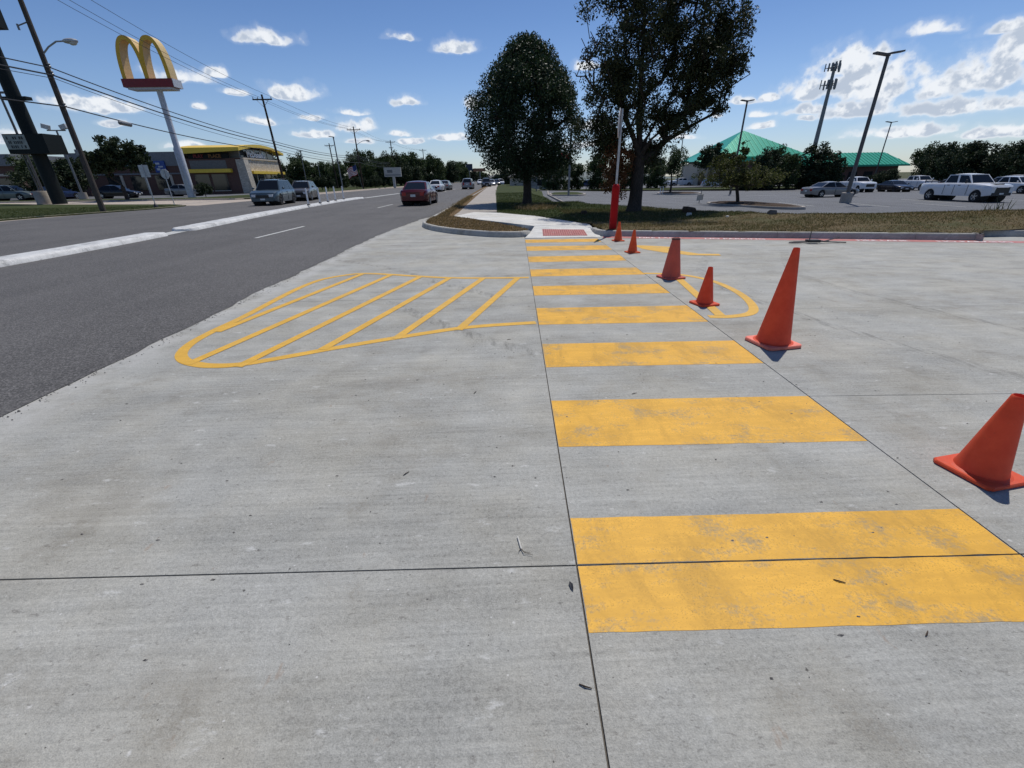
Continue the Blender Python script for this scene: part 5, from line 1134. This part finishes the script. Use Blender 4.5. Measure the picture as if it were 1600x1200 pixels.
# flag, signs by the far road
t = thing('flag', 'red and white striped flag drooping from a leaning pole', 'flag', (-25.3, 92, .1))
MB().tube([(0, 0, 0), (-.75, 0, 4.5)], .035, 6).build('flagpole', 'pole_grey', t)
N = 13
for i in range(N):
    V = []
    for j in range(9):
        u_ = j / 8; x = -.72 - 1.75 * u_ ; dz = -.85 * u_ - .12 * math.sin(u_ * 7); yv = .08 * math.sin(u_ * 9)
        V += [(x + .18 * (i / N), yv, 4.35 - i * .125 + dz), (x + .18 * ((i + 1) / N), yv, 4.35 - (i + 1) * .125 + dz)]
    canton = i < 7
    MB().add(V[:8] if canton else V, [(2 * j, 2 * j + 1, 2 * j + 3, 2 * j + 2) for j in range(3 if canton else 8)]).build('canton_strip' if canton else 'stripe', 'flag_blue' if canton else ('flag_red' if i % 2 == 0 else 'letter_white'), t)
    if canton: MB().add(V[6:], [(2 * j, 2 * j + 1, 2 * j + 3, 2 * j + 2) for j in range(5)]).build('stripe', 'flag_red' if i % 2 == 0 else 'letter_white', t)
t = thing('roadside_sign', 'pale rectangular sign board on a thick white post before the green belt', 'sign', (-22.9, 110, .05))
MB().box(-.28, .28, -.15, .15, 0, 2.4).build('post', 'sign_tan', t); MB().box(-2.0, 1.8, -.22, .22, 2.3, 4.2).build('board', 'sign_tan', t); MB().box(-1.3, -.1, -.235, -.221, 3.1, 3.7).build('emblem', 'pole_grey', t); MB().box(-1.8, 1.6, -.235, -.221, 2.55, 2.75).build('stripe', 'pole_grey', t)
t = thing('roadside_sign', 'dark square sign beside a rust coloured board at the end of the road', 'sign', (-15.2, 300, 0)); MB().box(-2, 2, -.4, .4, 6.4, 10.2).build('board', 'sign_slate', t); MB().tube([(0, 0, 0), (0, 0, 6.5)], .3, 8).build('post', 'pole_grey', t)
t = thing('roadside_sign', 'rust coloured horizontal board at the end of the road', 'sign', (-8.8, 302, 0)); MB().box(-4, 3.4, -.4, .4, 5.9, 7.7).build('board', 'sign_rust', t); MB().tube([(0, 0, 0), (0, 0, 6.)], .3, 8).build('post', 'pole_grey', t)
t = thing('banner_post', 'slim pole with a red banner left of the rust brown sapling', 'banner', (7.9, 50, -.25)); MB().tube([(0, 0, 0), (.04, 0, 6.2)], .11, 8).build('post', 'pole_grey', t); MB().box(-1.1, -.1, -.02, .02, 3.5, 4.05).build('banner', 'sign_red', t)
t = thing('info_board', 'small grey board on two posts near the kerb under the dense round tree', 'sign', (4.9, 64, .0)); MB().box(-.9, .9, -.08, .08, .5, 1.6).build('board', 'render_grey', t)
for s_ in (-.8, .8): MB().box(s_ - .07, s_ + .07, -.06, .06, -.1, 1.7).build('post', 'pole_grey', t)
t = thing('small_sign', 'little tilted placard on a low stake left of the near mulch island', 'sign', (17.6, 39.6, parkz(17.6, 39.6))); MB().tube([(0, 0, 0), (.1, 0, 1.1)], .03, 6).build('stake', 'pole_grey', t); MB().obox((0, -.05, .45), (.27, 0, .04), (0, .02, 0), (0, 0, .22)).build('placard', 'sign_tan', t)
t = thing('tilted_marker', 'two thin white marker stakes on the far mulch island', 'marker', (21.8, 61.2, parkz(22, 61)))
for s_ in (0, .35): MB().tube([(s_, 0, 0), (s_, 0, 1.0)], .04, 6).build('stake', 'white_paint', t)
t = thing('low_house', 'pale low house with dark roof behind the dense round tree', 'house', (8.5, 100, -.8)); MB().box(-5, 5, 0, 6, 0, 2.6).build('wall', 'render_tan', t)
MB().add([(-5.5, -.5, 2.6), (5.5, -.5, 2.6), (5.5, 6.5, 2.6), (-5.5, 6.5, 2.6), (-3, 3, 4.8), (3, 3, 4.8)], [(0, 1, 5, 4), (1, 2, 5), (2, 3, 4, 5), (3, 0, 4), (0, 3, 2, 1)]).build('roof', 'roof_dark', t); MB().box(-2.4, 2.4, -.06, .02, .9, 2.1).build('window', 'window_glass', t)

# ------------------------------------------------------------------ green roofed building
t = thing('green_roof_building', 'building with a green metal pyramid roof and pale tan entrance wall', 'building', (61.3, 116, -.8))
MB().box(-9, 12.5, -4, 12, 0, 6.0).build('wall', 'brick_wall', t)
def hip(x0, x1, y0, y1, z0, ax, ay, az, parent, nm='roof', ribs=20):
    r_ = MB().add([(x0, y0, z0), (x1, y0, z0), (x1, y1, z0), (x0, y1, z0), (ax[0], ay, az), (ax[1], ay, az)], [(0, 1, 5, 4), (1, 2, 5), (2, 3, 4, 5), (3, 0, 4), (0, 3, 2, 1)]).build(nm, 'roof_green', parent)
    for i in range(1, ribs):   # standing seams on the front slope
        x = x0 + (x1 - x0) * i / ribs; xa = min(max(x, ax[0]), ax[1])
        if x < ax[0]: k = (x - x0) / (ax[0] - x0)
        elif x > ax[1]: k = (x1 - x) / (x1 - ax[1])
        else: k = 1
        a = Vector((x, y0, z0)); b = Vector((x, y0 + (ay - y0) * k, z0 + (az - z0) * k)); MB().tube([a + Vector((0, 0, .04)), b + Vector((0, 0, .04))], .05, 4).build('seam', 'roof_green', r_)
    MB().box(x0 - .05, x1 + .05, y0 - .12, y0 - .003, z0 - .35, z0 - .002).build('fascia', 'roof_green', r_)
hip(-9.8, 12.4, -5.5, 13.5, 6.1, (.0, .6), 4, 12.0, t)
hip(-15.6, -4, -7.8, 2.4, 5.15, (-10.2, -9.2), -2.8, 7.5, t, ribs=12)
p_ = MB().box(-14.6, -5.2, -7.2, -6.2, 0, 4.75).build('entrance_wall', 'render_tan', t)
MB().box(-14.6, -13.6, -6.198, 2, 0, 4.75).build('side_wall', 'render_tan', t)
for x in (-14.0, -12.0, -9.6): MB().box(x, x + 1.2, -7.23, -7.1, 0, 2.9).build('doorway', 'window_glass', p_)
for i, (x, z) in enumerate(((-12.6, 3.6), (-11.8, 3.9), (-11.3, 3.5))): MB().obox((x, -7.24, z), (.25, 0, .12 * (-1) ** i), (0, .03, 0), (0, 0, .3)).build('emblem', 'pole_bronze', p_)
t = thing('green_roof_wing', 'long low wing with a green metal roof right of the evergreen clump', 'building', (78.5, 101, -.9))
MB().box(-10, 9, 0, 9, 0, 3.8).build('wall', 'brick_wall', t); hip(-11.5, 10.5, -1, 10, 3.9, (-9.5, 8.6), 4.5, 6.4, t, ribs=26)
for i in range(5): MB().box(-8.5 + i * 3.4, -6.6 + i * 3.4, -.06, .02, .8, 2.6).build('window', 'window_glass', t)
MB().box(-24, -11.5, 3, 12, 0, 5).build('link_wall', 'brick_wall', t); MB().box(-24.3, -11.4, 2.6, 12.3, 5, 5.6).build('link_roof', 'roof_green', t)

# ------------------------------------------------------------------ cell tower
t = thing('cell_tower', 'tall grey monopole phone mast with two rings of antennas', 'mast', (100.7, 150, -1.2))
MB().tube([(0, 0, 0), (0, 0, 31.5)], [.75, .38], 14).build('pole', 'pole_grey', t, True)
def ring(z, n, r_, big):
    f_ = MB(); 
    P = [(r_ * math.cos(2 * math.pi * k / 3 + .4), r_ * math.sin(2 * math.pi * k / 3 + .4), z) for k in range(3)]
    for k in range(3): f_.tube([P[k], P[(k + 1) % 3]], .09, 5); f_.tube([(0, 0, z), P[k]], .09, 5)
    f_ = f_.build('platform', 'pole_grey', t)
    for k in range(n):
        a = k * 3 / n; i = int(a); q = Vector(P[i % 3]).lerp(Vector(P[(i + 1) % 3]), a - i); d = math.atan2(q.y, q.x)
        MB().obox((q.x * 1.06, q.y * 1.06, z + big * random.uniform(-.1, .35)), (.12 * math.cos(d), .12 * math.sin(d), 0), (-.24 * math.sin(d), .24 * math.cos(d), 0), (0, 0, big)).build('antenna', 'pole_grey', f_)
ring(30.6, 12, 2.2, .95); ring(26.4, 12, 2.3, 1.15)

# ------------------------------------------------------------------ vehicles
def vehicle(name, label, cat, loc, head, col, L, Wd, H, belt, cab, wr, ax, clear=.24, bed=None, group=None, dark_trim=False, rim='rim_silver', split=(.46,), grille=True, detail=True, roof_rails=False, hull=(.93, .86)):
    """x forward. belt: (x,z) shoulder line; cab: windscreen base, roof front, roof rear, rear glass base (x)"""
    t = thing(name, label, cat, loc, R(head), group); hw = Wd / 2
    bx_, bz_ = [b[0] for b in belt], [b[1] for b in belt]
    zb = lambda x: float(np.interp(x, bx_, bz_))
    def wid(x):
        k = abs(x) / (L / 2); return hw * (1 - .20 * max(0, (k - .78) / .22) ** 2.2)
    zl0 = lambda x: clear + (.10 * max(0, (abs(x) / (L / 2) - .82) / .18))
    Ra = wr * 1.16
    xs = set(np.linspace(-L / 2, L / 2, 34).round(3))
    for a in ax:
        for k in range(13): xs.add(round(a - Ra * math.cos(math.pi * k / 12), 3))
    if bed:
        for b in bed: xs |= {round(b - .012, 3), round(b + .012, 3)}
    xs = sorted(x for x in xs if -L / 2 <= x <= L / 2); V = []
    def section(x):
        w, b, zl = wid(x), zb(x), zl0(x); za = zl
        for a in ax:
            if abs(x - a) < Ra: za = max(za, wr + math.sqrt(max(0, Ra * Ra - (x - a) ** 2)))
        za = min(za, b - .16); mid = max(za + .04, clear + (b - clear) * .55); sh = max(mid + .03, b - .11)
        inb = bed and bed[0] < x < bed[1]; zi = clear + .42 if inb else b + .008
        return [(0, zl), (.70 * w, zl), (.72 * w, za), (.955 * w, za), (w, mid), (.985 * w, sh), (hull[0] * w, b - .02), (.88 * w, b), (.84 * w, b if inb else b + .004), (.83 * w, zi), (0, zi if inb else b + .03)]
    m = None
    for x in xs:
        s_ = section(x); full = [(p[0], p[1]) for p in s_] + [(-p[0], p[1]) for p in s_[-2:0:-1]]; m = len(full); V += [(x, p[0], p[1]) for p in full]
    n = len(xs); Fc = [(i * m + j, (i + 1) * m + j, (i + 1) * m + (j + 1) % m, i * m + (j + 1) % m) for i in range(n - 1) for j in range(m)] + [tuple(range(m)), tuple((n - 1) * m + j for j in range(m - 1, -1, -1))]
    body = MB().add(V, Fc)
    # cabin shell with panes set proud of it
    x0, x1, x2, x3 = cab; hb, ht = .88 * hw, .70 * hw; zr = H - .075; zz = lambda x: zb(x) - .02
    A = [(x0, hb, zz(x0)), (x0, -hb, zz(x0)), (x3, -hb, zz(x3)), (x3, hb, zz(x3))]; B = [(x1, ht, zr), (x1, -ht, zr), (x2, -ht, zr), (x2, ht, zr)]
    nA = 7; Vr = []
    for i in range(nA):
        x = x1 + (x2 - x1) * i / (nA - 1); cr = .085 * math.sin(math.pi * (i + .35) / (nA - .3))
        for j in range(7):
            q = -1 + 2 * j / 6; Vr.append((x, ht * q, zr + cr * (1 - q * q * .75) + .0))
    bo = len(body.v); body.add(A + B, [(0, 1, 5, 4), (2, 3, 7, 6), (1, 2, 6, 5), (3, 0, 4, 7)])
    body.add(Vr, [(i * 7 + j, i * 7 + j + 1, (i + 1) * 7 + j + 1, (i + 1) * 7 + j) for i in range(nA - 1) for j in range(6)])
    bo = body.build('body', col, t, 32)
    def pane(nm, P, inset, mat='car_glass'):
        P = [Vector(p) for p in P]; c = sum(P, Vector()) / len(P); nrm = (P[1] - P[0]).cross(P[2] - P[0]).normalized()
        ctr = Vector(((x1 + x2) / 2, 0, H * .6))
        if nrm.dot(c - ctr) < 0: nrm = -nrm; P = P[::-1]
        Q = [p + (c - p).normalized() * inset + nrm * .008 for p in P]
        return MB().add(Q, [tuple(range(len(Q)))]).build(nm, mat, t)
    pane('windscreen', [A[0], A[1], B[1], B[0]], .09); pane('rear_window', [A[3], A[2], B[2], B[3]], .12 if not bed else .16)
    lerp = lambda a, b, k: tuple(a[i] + (b[i] - a[i]) * k for i in range(3))
    cuts = [0] + list(split) + [1]
    for s_ in (0, 1):
        a0, a3, b0, b3 = (A[0], A[3], B[0], B[3]) if s_ == 0 else (A[1], A[2], B[1], B[2])
        for k0, k1 in zip(cuts, cuts[1:]):
            pane('side_window', [lerp(a0, a3, k0), lerp(a0, a3, k1), lerp(b0, b3, k1), lerp(b0, b3, k0)], .065 if not bed else .10)
    # wheels
    for a in ax:
        for s_ in (-1, 1): MB().lathe([(0, 0), (Ra * .99, 0), (Ra * .99, s_ * (hw * .955 - .32 * hw)), (0, s_ * (hw * .955 - .32 * hw))], 20, (a, s_ * .3 * hw, wr), 'y').build('wheel_well', 'rubber', t)
    for a in ax:
        for s_ in (-1, 1):
            yo = s_ * (hw - .02); yi = s_ * (hw - .25); ww = .23
            wv = MB().lathe([(wr * .62, 0), (wr * .93, 0), (wr, .03), (wr, ww - .03), (wr * .93, ww), (wr * .62, ww)], 22, (a, (hw - .24) * s_ if s_ > 0 else -(hw - .01), wr), 'y').build('wheel', 'tyre', t, 40)
            r_ = MB(); oy = s_ * (hw - .035); r_.lathe([(wr * .64, 0), (wr * .58, -s_ * .03), (0, -s_ * .04)], 18, (a, oy, wr), 'y')
            r_ = r_.build('rim', rim if not detail else 'rim_dark', wv)
            if detail:
                sp = MB()
                for k in range(5):
                    an = 2 * math.pi * k / 5 + .3; ca, sa = math.cos(an), math.sin(an); sp.obox((a + ca * wr * .34, oy + s_ * .006, wr + sa * wr * .34), (ca * wr * .3, 0, sa * wr * .3), (0, .012, 0), (-sa * .035, 0, ca * .035))
                sp.lathe([(wr * .66, .0), (wr * .60, s_ * .015), (wr * .56, 0)], 18, (a, oy, wr), 'y'); sp.build('spokes', rim, wv)
    # front and rear furniture
    fx, rx = L / 2, -L / 2; zf, zrr = zb(fx - .15), zb(rx + .1); wf = wid(fx) * .97
    for s_ in (-1, 1):
        MB().obox((fx - .10, s_ * wf * .80, zf - .17), (.12, -s_ * .05, 0), (.02, s_ * wf * .20, 0), (0, 0, .085)).build('headlight', 'headlight', t)
        MB().obox((rx + .07, s_ * wf * .84, zrr - .20), (.09, s_ * .03, 0), (0, wf * .17, 0), (0, 0, .20 if bed or H > 1.6 else .10)).build('taillight', 'taillight', t)
        mr_ = MB().sphere((x0 - .28, s_ * (hw + .09), zb(x0) + .13), (.06, .10, .075 if not bed else .15), 10, 6).build('mirror', 'black_plastic' if dark_trim else col, t, True)
        for k in ((.32, .72) if len(split) else (.4,)):
            xx = x0 + (x3 - x0) * k - .1; MB().box(xx - .1, xx + .1, s_ * hw * .985 - .03, s_ * hw * .985 + .03, zb(xx) - .17, zb(xx) - .135).build('door_handle', col if not dark_trim else 'black_plastic', t)
        for k in ([0.02] + list(split) + [.86]):   # shut lines
            xx = x0 + (x3 - x0) * k - .05
            if any(abs(xx - a) < Ra for a in ax): continue
            MB().box(xx - .006, xx + .006, s_ * hw - .02, s_ * hw + .004, clear + .08, zb(xx) - .13).build('door_seam', 'joint_dark', t)
    if grille: MB().box(fx - .06, fx + .012, -wf * (.60 if not bed else .66), wf * (.60 if not bed else .66), zf - (.34 if not bed else .56), zf - .13).build('grille', 'grille_black', t)
    MB().box(fx - .10, fx + .03, -wf * .9, wf * .9, clear + .06, clear + .26).build('front_bumper', 'black_plastic' if dark_trim else col, t)
    MB().box(rx - .03, rx + .10, -wf * .9, wf * .9, clear + .08, clear + .27).build('rear_bumper', 'chrome' if bed else ('black_plastic' if dark_trim else col), t)
    for xx, s_ in ((fx + .035, 1), (rx - .036, -1)): MB().box(xx - .006, xx + .006, -.16, .16, (clear + .14) if s_ > 0 else (zrr - .36), (clear + .25) if s_ > 0 else (zrr - .22)).build('number_plate', 'plate', t)
    if roof_rails:
        for s_ in (-1, 1): MB().tube([(x1 - .1, s_ * ht * .92, zr + .03), (x1 - .25, s_ * ht * .92, zr + .09), (x2 + .2, s_ * ht * .92, zr + .09), (x2 + .05, s_ * ht * .92, zr + .03)], .02, 6).build('roof_rail', 'black_plastic', t)
    return t
def sedan_args(L, H, d=0): return dict(belt=[(-L / 2, .80), (-L / 2 + .12, .93), (-L / 2 + .9, .97), (.2, .93), (1.0, .92), (L / 2 - .7, .80), (L / 2 - .1, .68), (L / 2, .56)], cab=(1.15, .28, -.95, -1.75), ax=(L / 2 - .92, -L / 2 + 1.02), wr=.33)
def suv_args(L, H): return dict(belt=[(-L / 2, .82), (-L / 2 + .08, 1.02), (-.5, 1.05), (.9, 1.04), (L / 2 - .55, .97), (L / 2 - .08, .82), (L / 2, .62)], cab=(1.18, .45, -L / 2 + .75, -L / 2 + .14), ax=(L / 2 - .95, -L / 2 + 1.0), wr=.36, split=(.38, .70))
def pick_args(L, H): return dict(belt=[(-L / 2, 1.30), (L / 2 - 4.12, 1.33), (L / 2 - 4.05, 1.34), (L / 2 - 2.8, 1.34), (L / 2 - 1.55, 1.34), (L / 2 - .5, 1.24), (L / 2 - .08, 1.16), (L / 2, .95)], cab=(L / 2 - 1.62, L / 2 - 2.2, L / 2 - 3.9, L / 2 - 4.0), ax=(L / 2 - .95, -L / 2 + 1.25), wr=.41, clear=.42, bed=(-L / 2 + .12, L / 2 - 4.1), split=(.5,))
vehicle('sedan', 'dark red sedan driving away in the near lane', 'car', (-5.15, 32.7, .005), 88, 'car_red', 4.75, 1.86, 1.47, **sedan_args(4.75, 1.47))
MBa = None
vehicle('suv', 'blue grey suv approaching beyond the white median', 'car', (-17.0, 36.9, .005), -84, 'car_bluegrey', 4.95, 1.95, 1.76, dark_trim=False, rim='rim_dark', roof_rails=True, **suv_args(4.95, 1.76))
vehicle('station_wagon', 'grey tan wagon following close behind the blue grey suv', 'car', (-17.6, 44.2, .005), -80, 'car_tan', 4.8, 1.84, 1.64, roof_rails=True, **suv_args(4.8, 1.64))
vehicle('sedan', 'white car far ahead, half hidden by the dark red sedan', 'car', (-8.2, 68, .005), 88, 'car_white', 4.6, 1.82, 1.5, **sedan_args(4.6, 1.5))
vehicle('sedan', 'silver car just beyond the white car ahead', 'car', (-8.0, 78, .005), 88, 'car_silver', 4.6, 1.82, 1.45, **sedan_args(4.6, 1.45))
vehicle('suv', 'silver suv driving away in the middle of the far road', 'car', (-4.5, 82, .005), 88, 'car_grey', 4.6, 1.9, 1.7, **suv_args(4.6, 1.7))
Q = 'cars queued far up the road'
for i, (x, y_, c, k, lb) in enumerate([(-1.6, 96, 'car_black', 's', 'black suv at the head of the queue far up the road'), (-.7, 109, 'car_grey', 'c', 'grey car second in the queue far up the road'), (.6, 121, 'car_black', 'c', 'dark car third in the queue far up the road'), (1.8, 134, 'car_white', 's', 'white suv fourth in the queue far up the road'), (2.8, 148, 'car_white', 'p', 'white pickup in the far queue'), (4.6, 165, 'car_silver', 's', 'silver suv at the tail of the far queue'), (-4.4, 150, 'car_white', 'c', 'pale car far off in the left lanes'), (6.2, 180, 'car_white', 's', 'white suv last of the far queue')]):
    Lq = 4.7 if k != 'p' else 5.8; Hq = {'c': 1.47, 's': 1.72, 'p': 1.9}[k]
    vehicle({'c': 'sedan', 's': 'suv', 'p': 'pickup_truck'}[k], lb, 'car' if k != 'p' else 'pickup truck', (x, y_, .005 if x < 1 else -.15), -86, c, Lq, 1.85, Hq, group=Q, detail=False, **{'c': sedan_args, 's': suv_args, 'p': pick_args}[k](Lq, Hq))
# parking lot
def lot(x, y_): return (x, y_, parkz(x, y_))
pw = vehicle('pickup_truck', 'large white pickup with open bed parked nearest in the lot', 'pickup truck', (38.0, 36.9, parkz(38, 36.9)), -92, 'car_white', 6.2, 2.06, 2.02, dark_trim=True, rim='rim_silver', **pick_args(6.2, 2.02))
for i in range(4): MB().tube([(-2.9 + i * .62, .72, 1.3), (-2.9 + i * .62, .72, 1.66)], .025, 5).tube([(-2.9 + i * .62, -.72, 1.3), (-2.9 + i * .62, -.72, 1.66)], .025, 5).build('rack_post', 'black_plastic', pw)
MB().box(-2.95, -.9, .68, .76, 1.42, 1.5).box(-2.95, -.9, -.76, -.68, 1.42, 1.5).build('bed_rail', 'black_plastic', pw)
MB().box(2.35, 2.75, -.35, .35, 1.24, 1.31).build('hood_scoop', 'black_plastic', pw)
vehicle('sedan', 'silver grey sedan with chrome rear bumper parked behind the brown lamp post', 'car', lot(34.6, 47.4), 6, 'car_silver', 5.4, 1.96, 1.46, **sedan_args(5.4, 1.46))
vehicle('pickup_truck', 'white pickup parked behind the silver grey sedan', 'pickup truck', lot(50.0, 63.6), -98, 'car_white', 5.9, 2.0, 1.93, **pick_args(5.9, 1.93))
vehicle('coupe', 'black low car parked between two white pickups', 'car', lot(53.2, 61.0), -99, 'car_black', 4.9, 1.9, 1.42, rim='rim_dark', **sedan_args(4.9, 1.42))
vehicle('pickup_truck', 'white pickup behind the bed of the large white truck', 'pickup truck', lot(60.8, 66.0), -94, 'car_white', 5.9, 2.0, 1.95, **pick_args(5.9, 1.95))
vehicle('sedan', 'white car hidden behind the large truck bed', 'car', lot(56.5, 56.0), -90, 'car_white', 4.7, 1.85, 1.5, detail=False, **sedan_args(4.7, 1.5))
vehicle('suv', 'white suv partly cut by the right picture edge, upper one', 'car', lot(75.5, 65.5), -90, 'car_white', 4.8, 1.95, 1.78, **suv_args(4.8, 1.78))
vehicle('sedan', 'white car behind the hood of the large white truck', 'car', lot(68.0, 60.0), -90, 'car_white', 4.7, 1.9, 1.5, **sedan_args(4.7, 1.5))
vehicle('suv', 'white crossover cut by the right picture edge, in front of the upper suv', 'car', lot(54.5, 47.5), -90, 'car_white', 4.7, 1.9, 1.65, **suv_args(4.7, 1.65))
vehicle('suv', 'white suv parked below the tan entrance wall', 'car', (45.6, 97, -.75), -4, 'car_white', 4.8, 1.9, 1.66, **suv_args(4.8, 1.66))
vehicle('pickup_truck', 'white pickup seen side on, left of the tan wall', 'pickup truck', (42.7, 121, -.8), 180, 'car_white', 5.8, 2., 1.9, **pick_args(5.8, 1.9))
vehicle('pickup_truck', 'second white pickup in front of the tan wall, right of the first', 'pickup truck', (44.2, 111, -.8), 180, 'car_white', 5.8, 2., 1.85, **pick_args(5.8, 1.85))
vehicle('suv', 'dark suv far off between the sapling and the dense round tree', 'car', (23.5, 120, -.8), 160, 'car_darkblue', 4.8, 1.9, 1.75, **suv_args(4.8, 1.75))
# left lot
vehicle('suv', 'grey green suv with glints on its windows at the far left', 'car', (-57.8, 58.5, .1), 8, 'car_greygreen', 4.7, 1.88, 1.68, **suv_args(4.7, 1.68))
vehicle('sedan', 'dark blue car parked beside the dark pylon', 'car', (-53.6, 59.8, .1), 80, 'car_darkblue', 4.6, 1.85, 1.5, **sedan_args(4.6, 1.5))
vehicle('sedan', 'dark car half hidden behind the weathered lamp pole', 'car', (-46.6, 60.0, .1), 10, 'car_black', 4.7, 1.85, 1.5, **sedan_args(4.7, 1.5))
vehicle('sedan', 'silver sedan parked behind the arched sign pole', 'car', (-41.2, 64.5, .1), -4, 'car_silver', 4.7, 1.84, 1.45, **sedan_args(4.7, 1.45))
# yucca like tuft in front of the white truck
t = thing('spiky_plant', 'dark spiky plant on the verge in front of the large white truck', 'plant', (16.8, 14.9, grassz(16.8, 14.9)))
mb = MB()
for i in range(70):
    a = random.uniform(0, 6.28); el_ = random.uniform(.15, 1.2); L_ = random.uniform(.35, .75); d = Vector((math.cos(a) * math.cos(el_), math.sin(a) * math.cos(el_), math.sin(el_))); q = Vector((-math.sin(a), math.cos(a), 0)) * .012
    b = Vector((random.gauss(0, .25), random.gauss(0, .08), 0)); mb.add([b - q, b + q, b + d * L_ * .6 + q * .8, b + d * L_ * .6 - q * .8, b + d * L_ - Vector((0, 0, .1 * L_))], [(0, 1, 2, 3), (3, 2, 4)])
mb.build('leaves', 'leaf_dark', t)
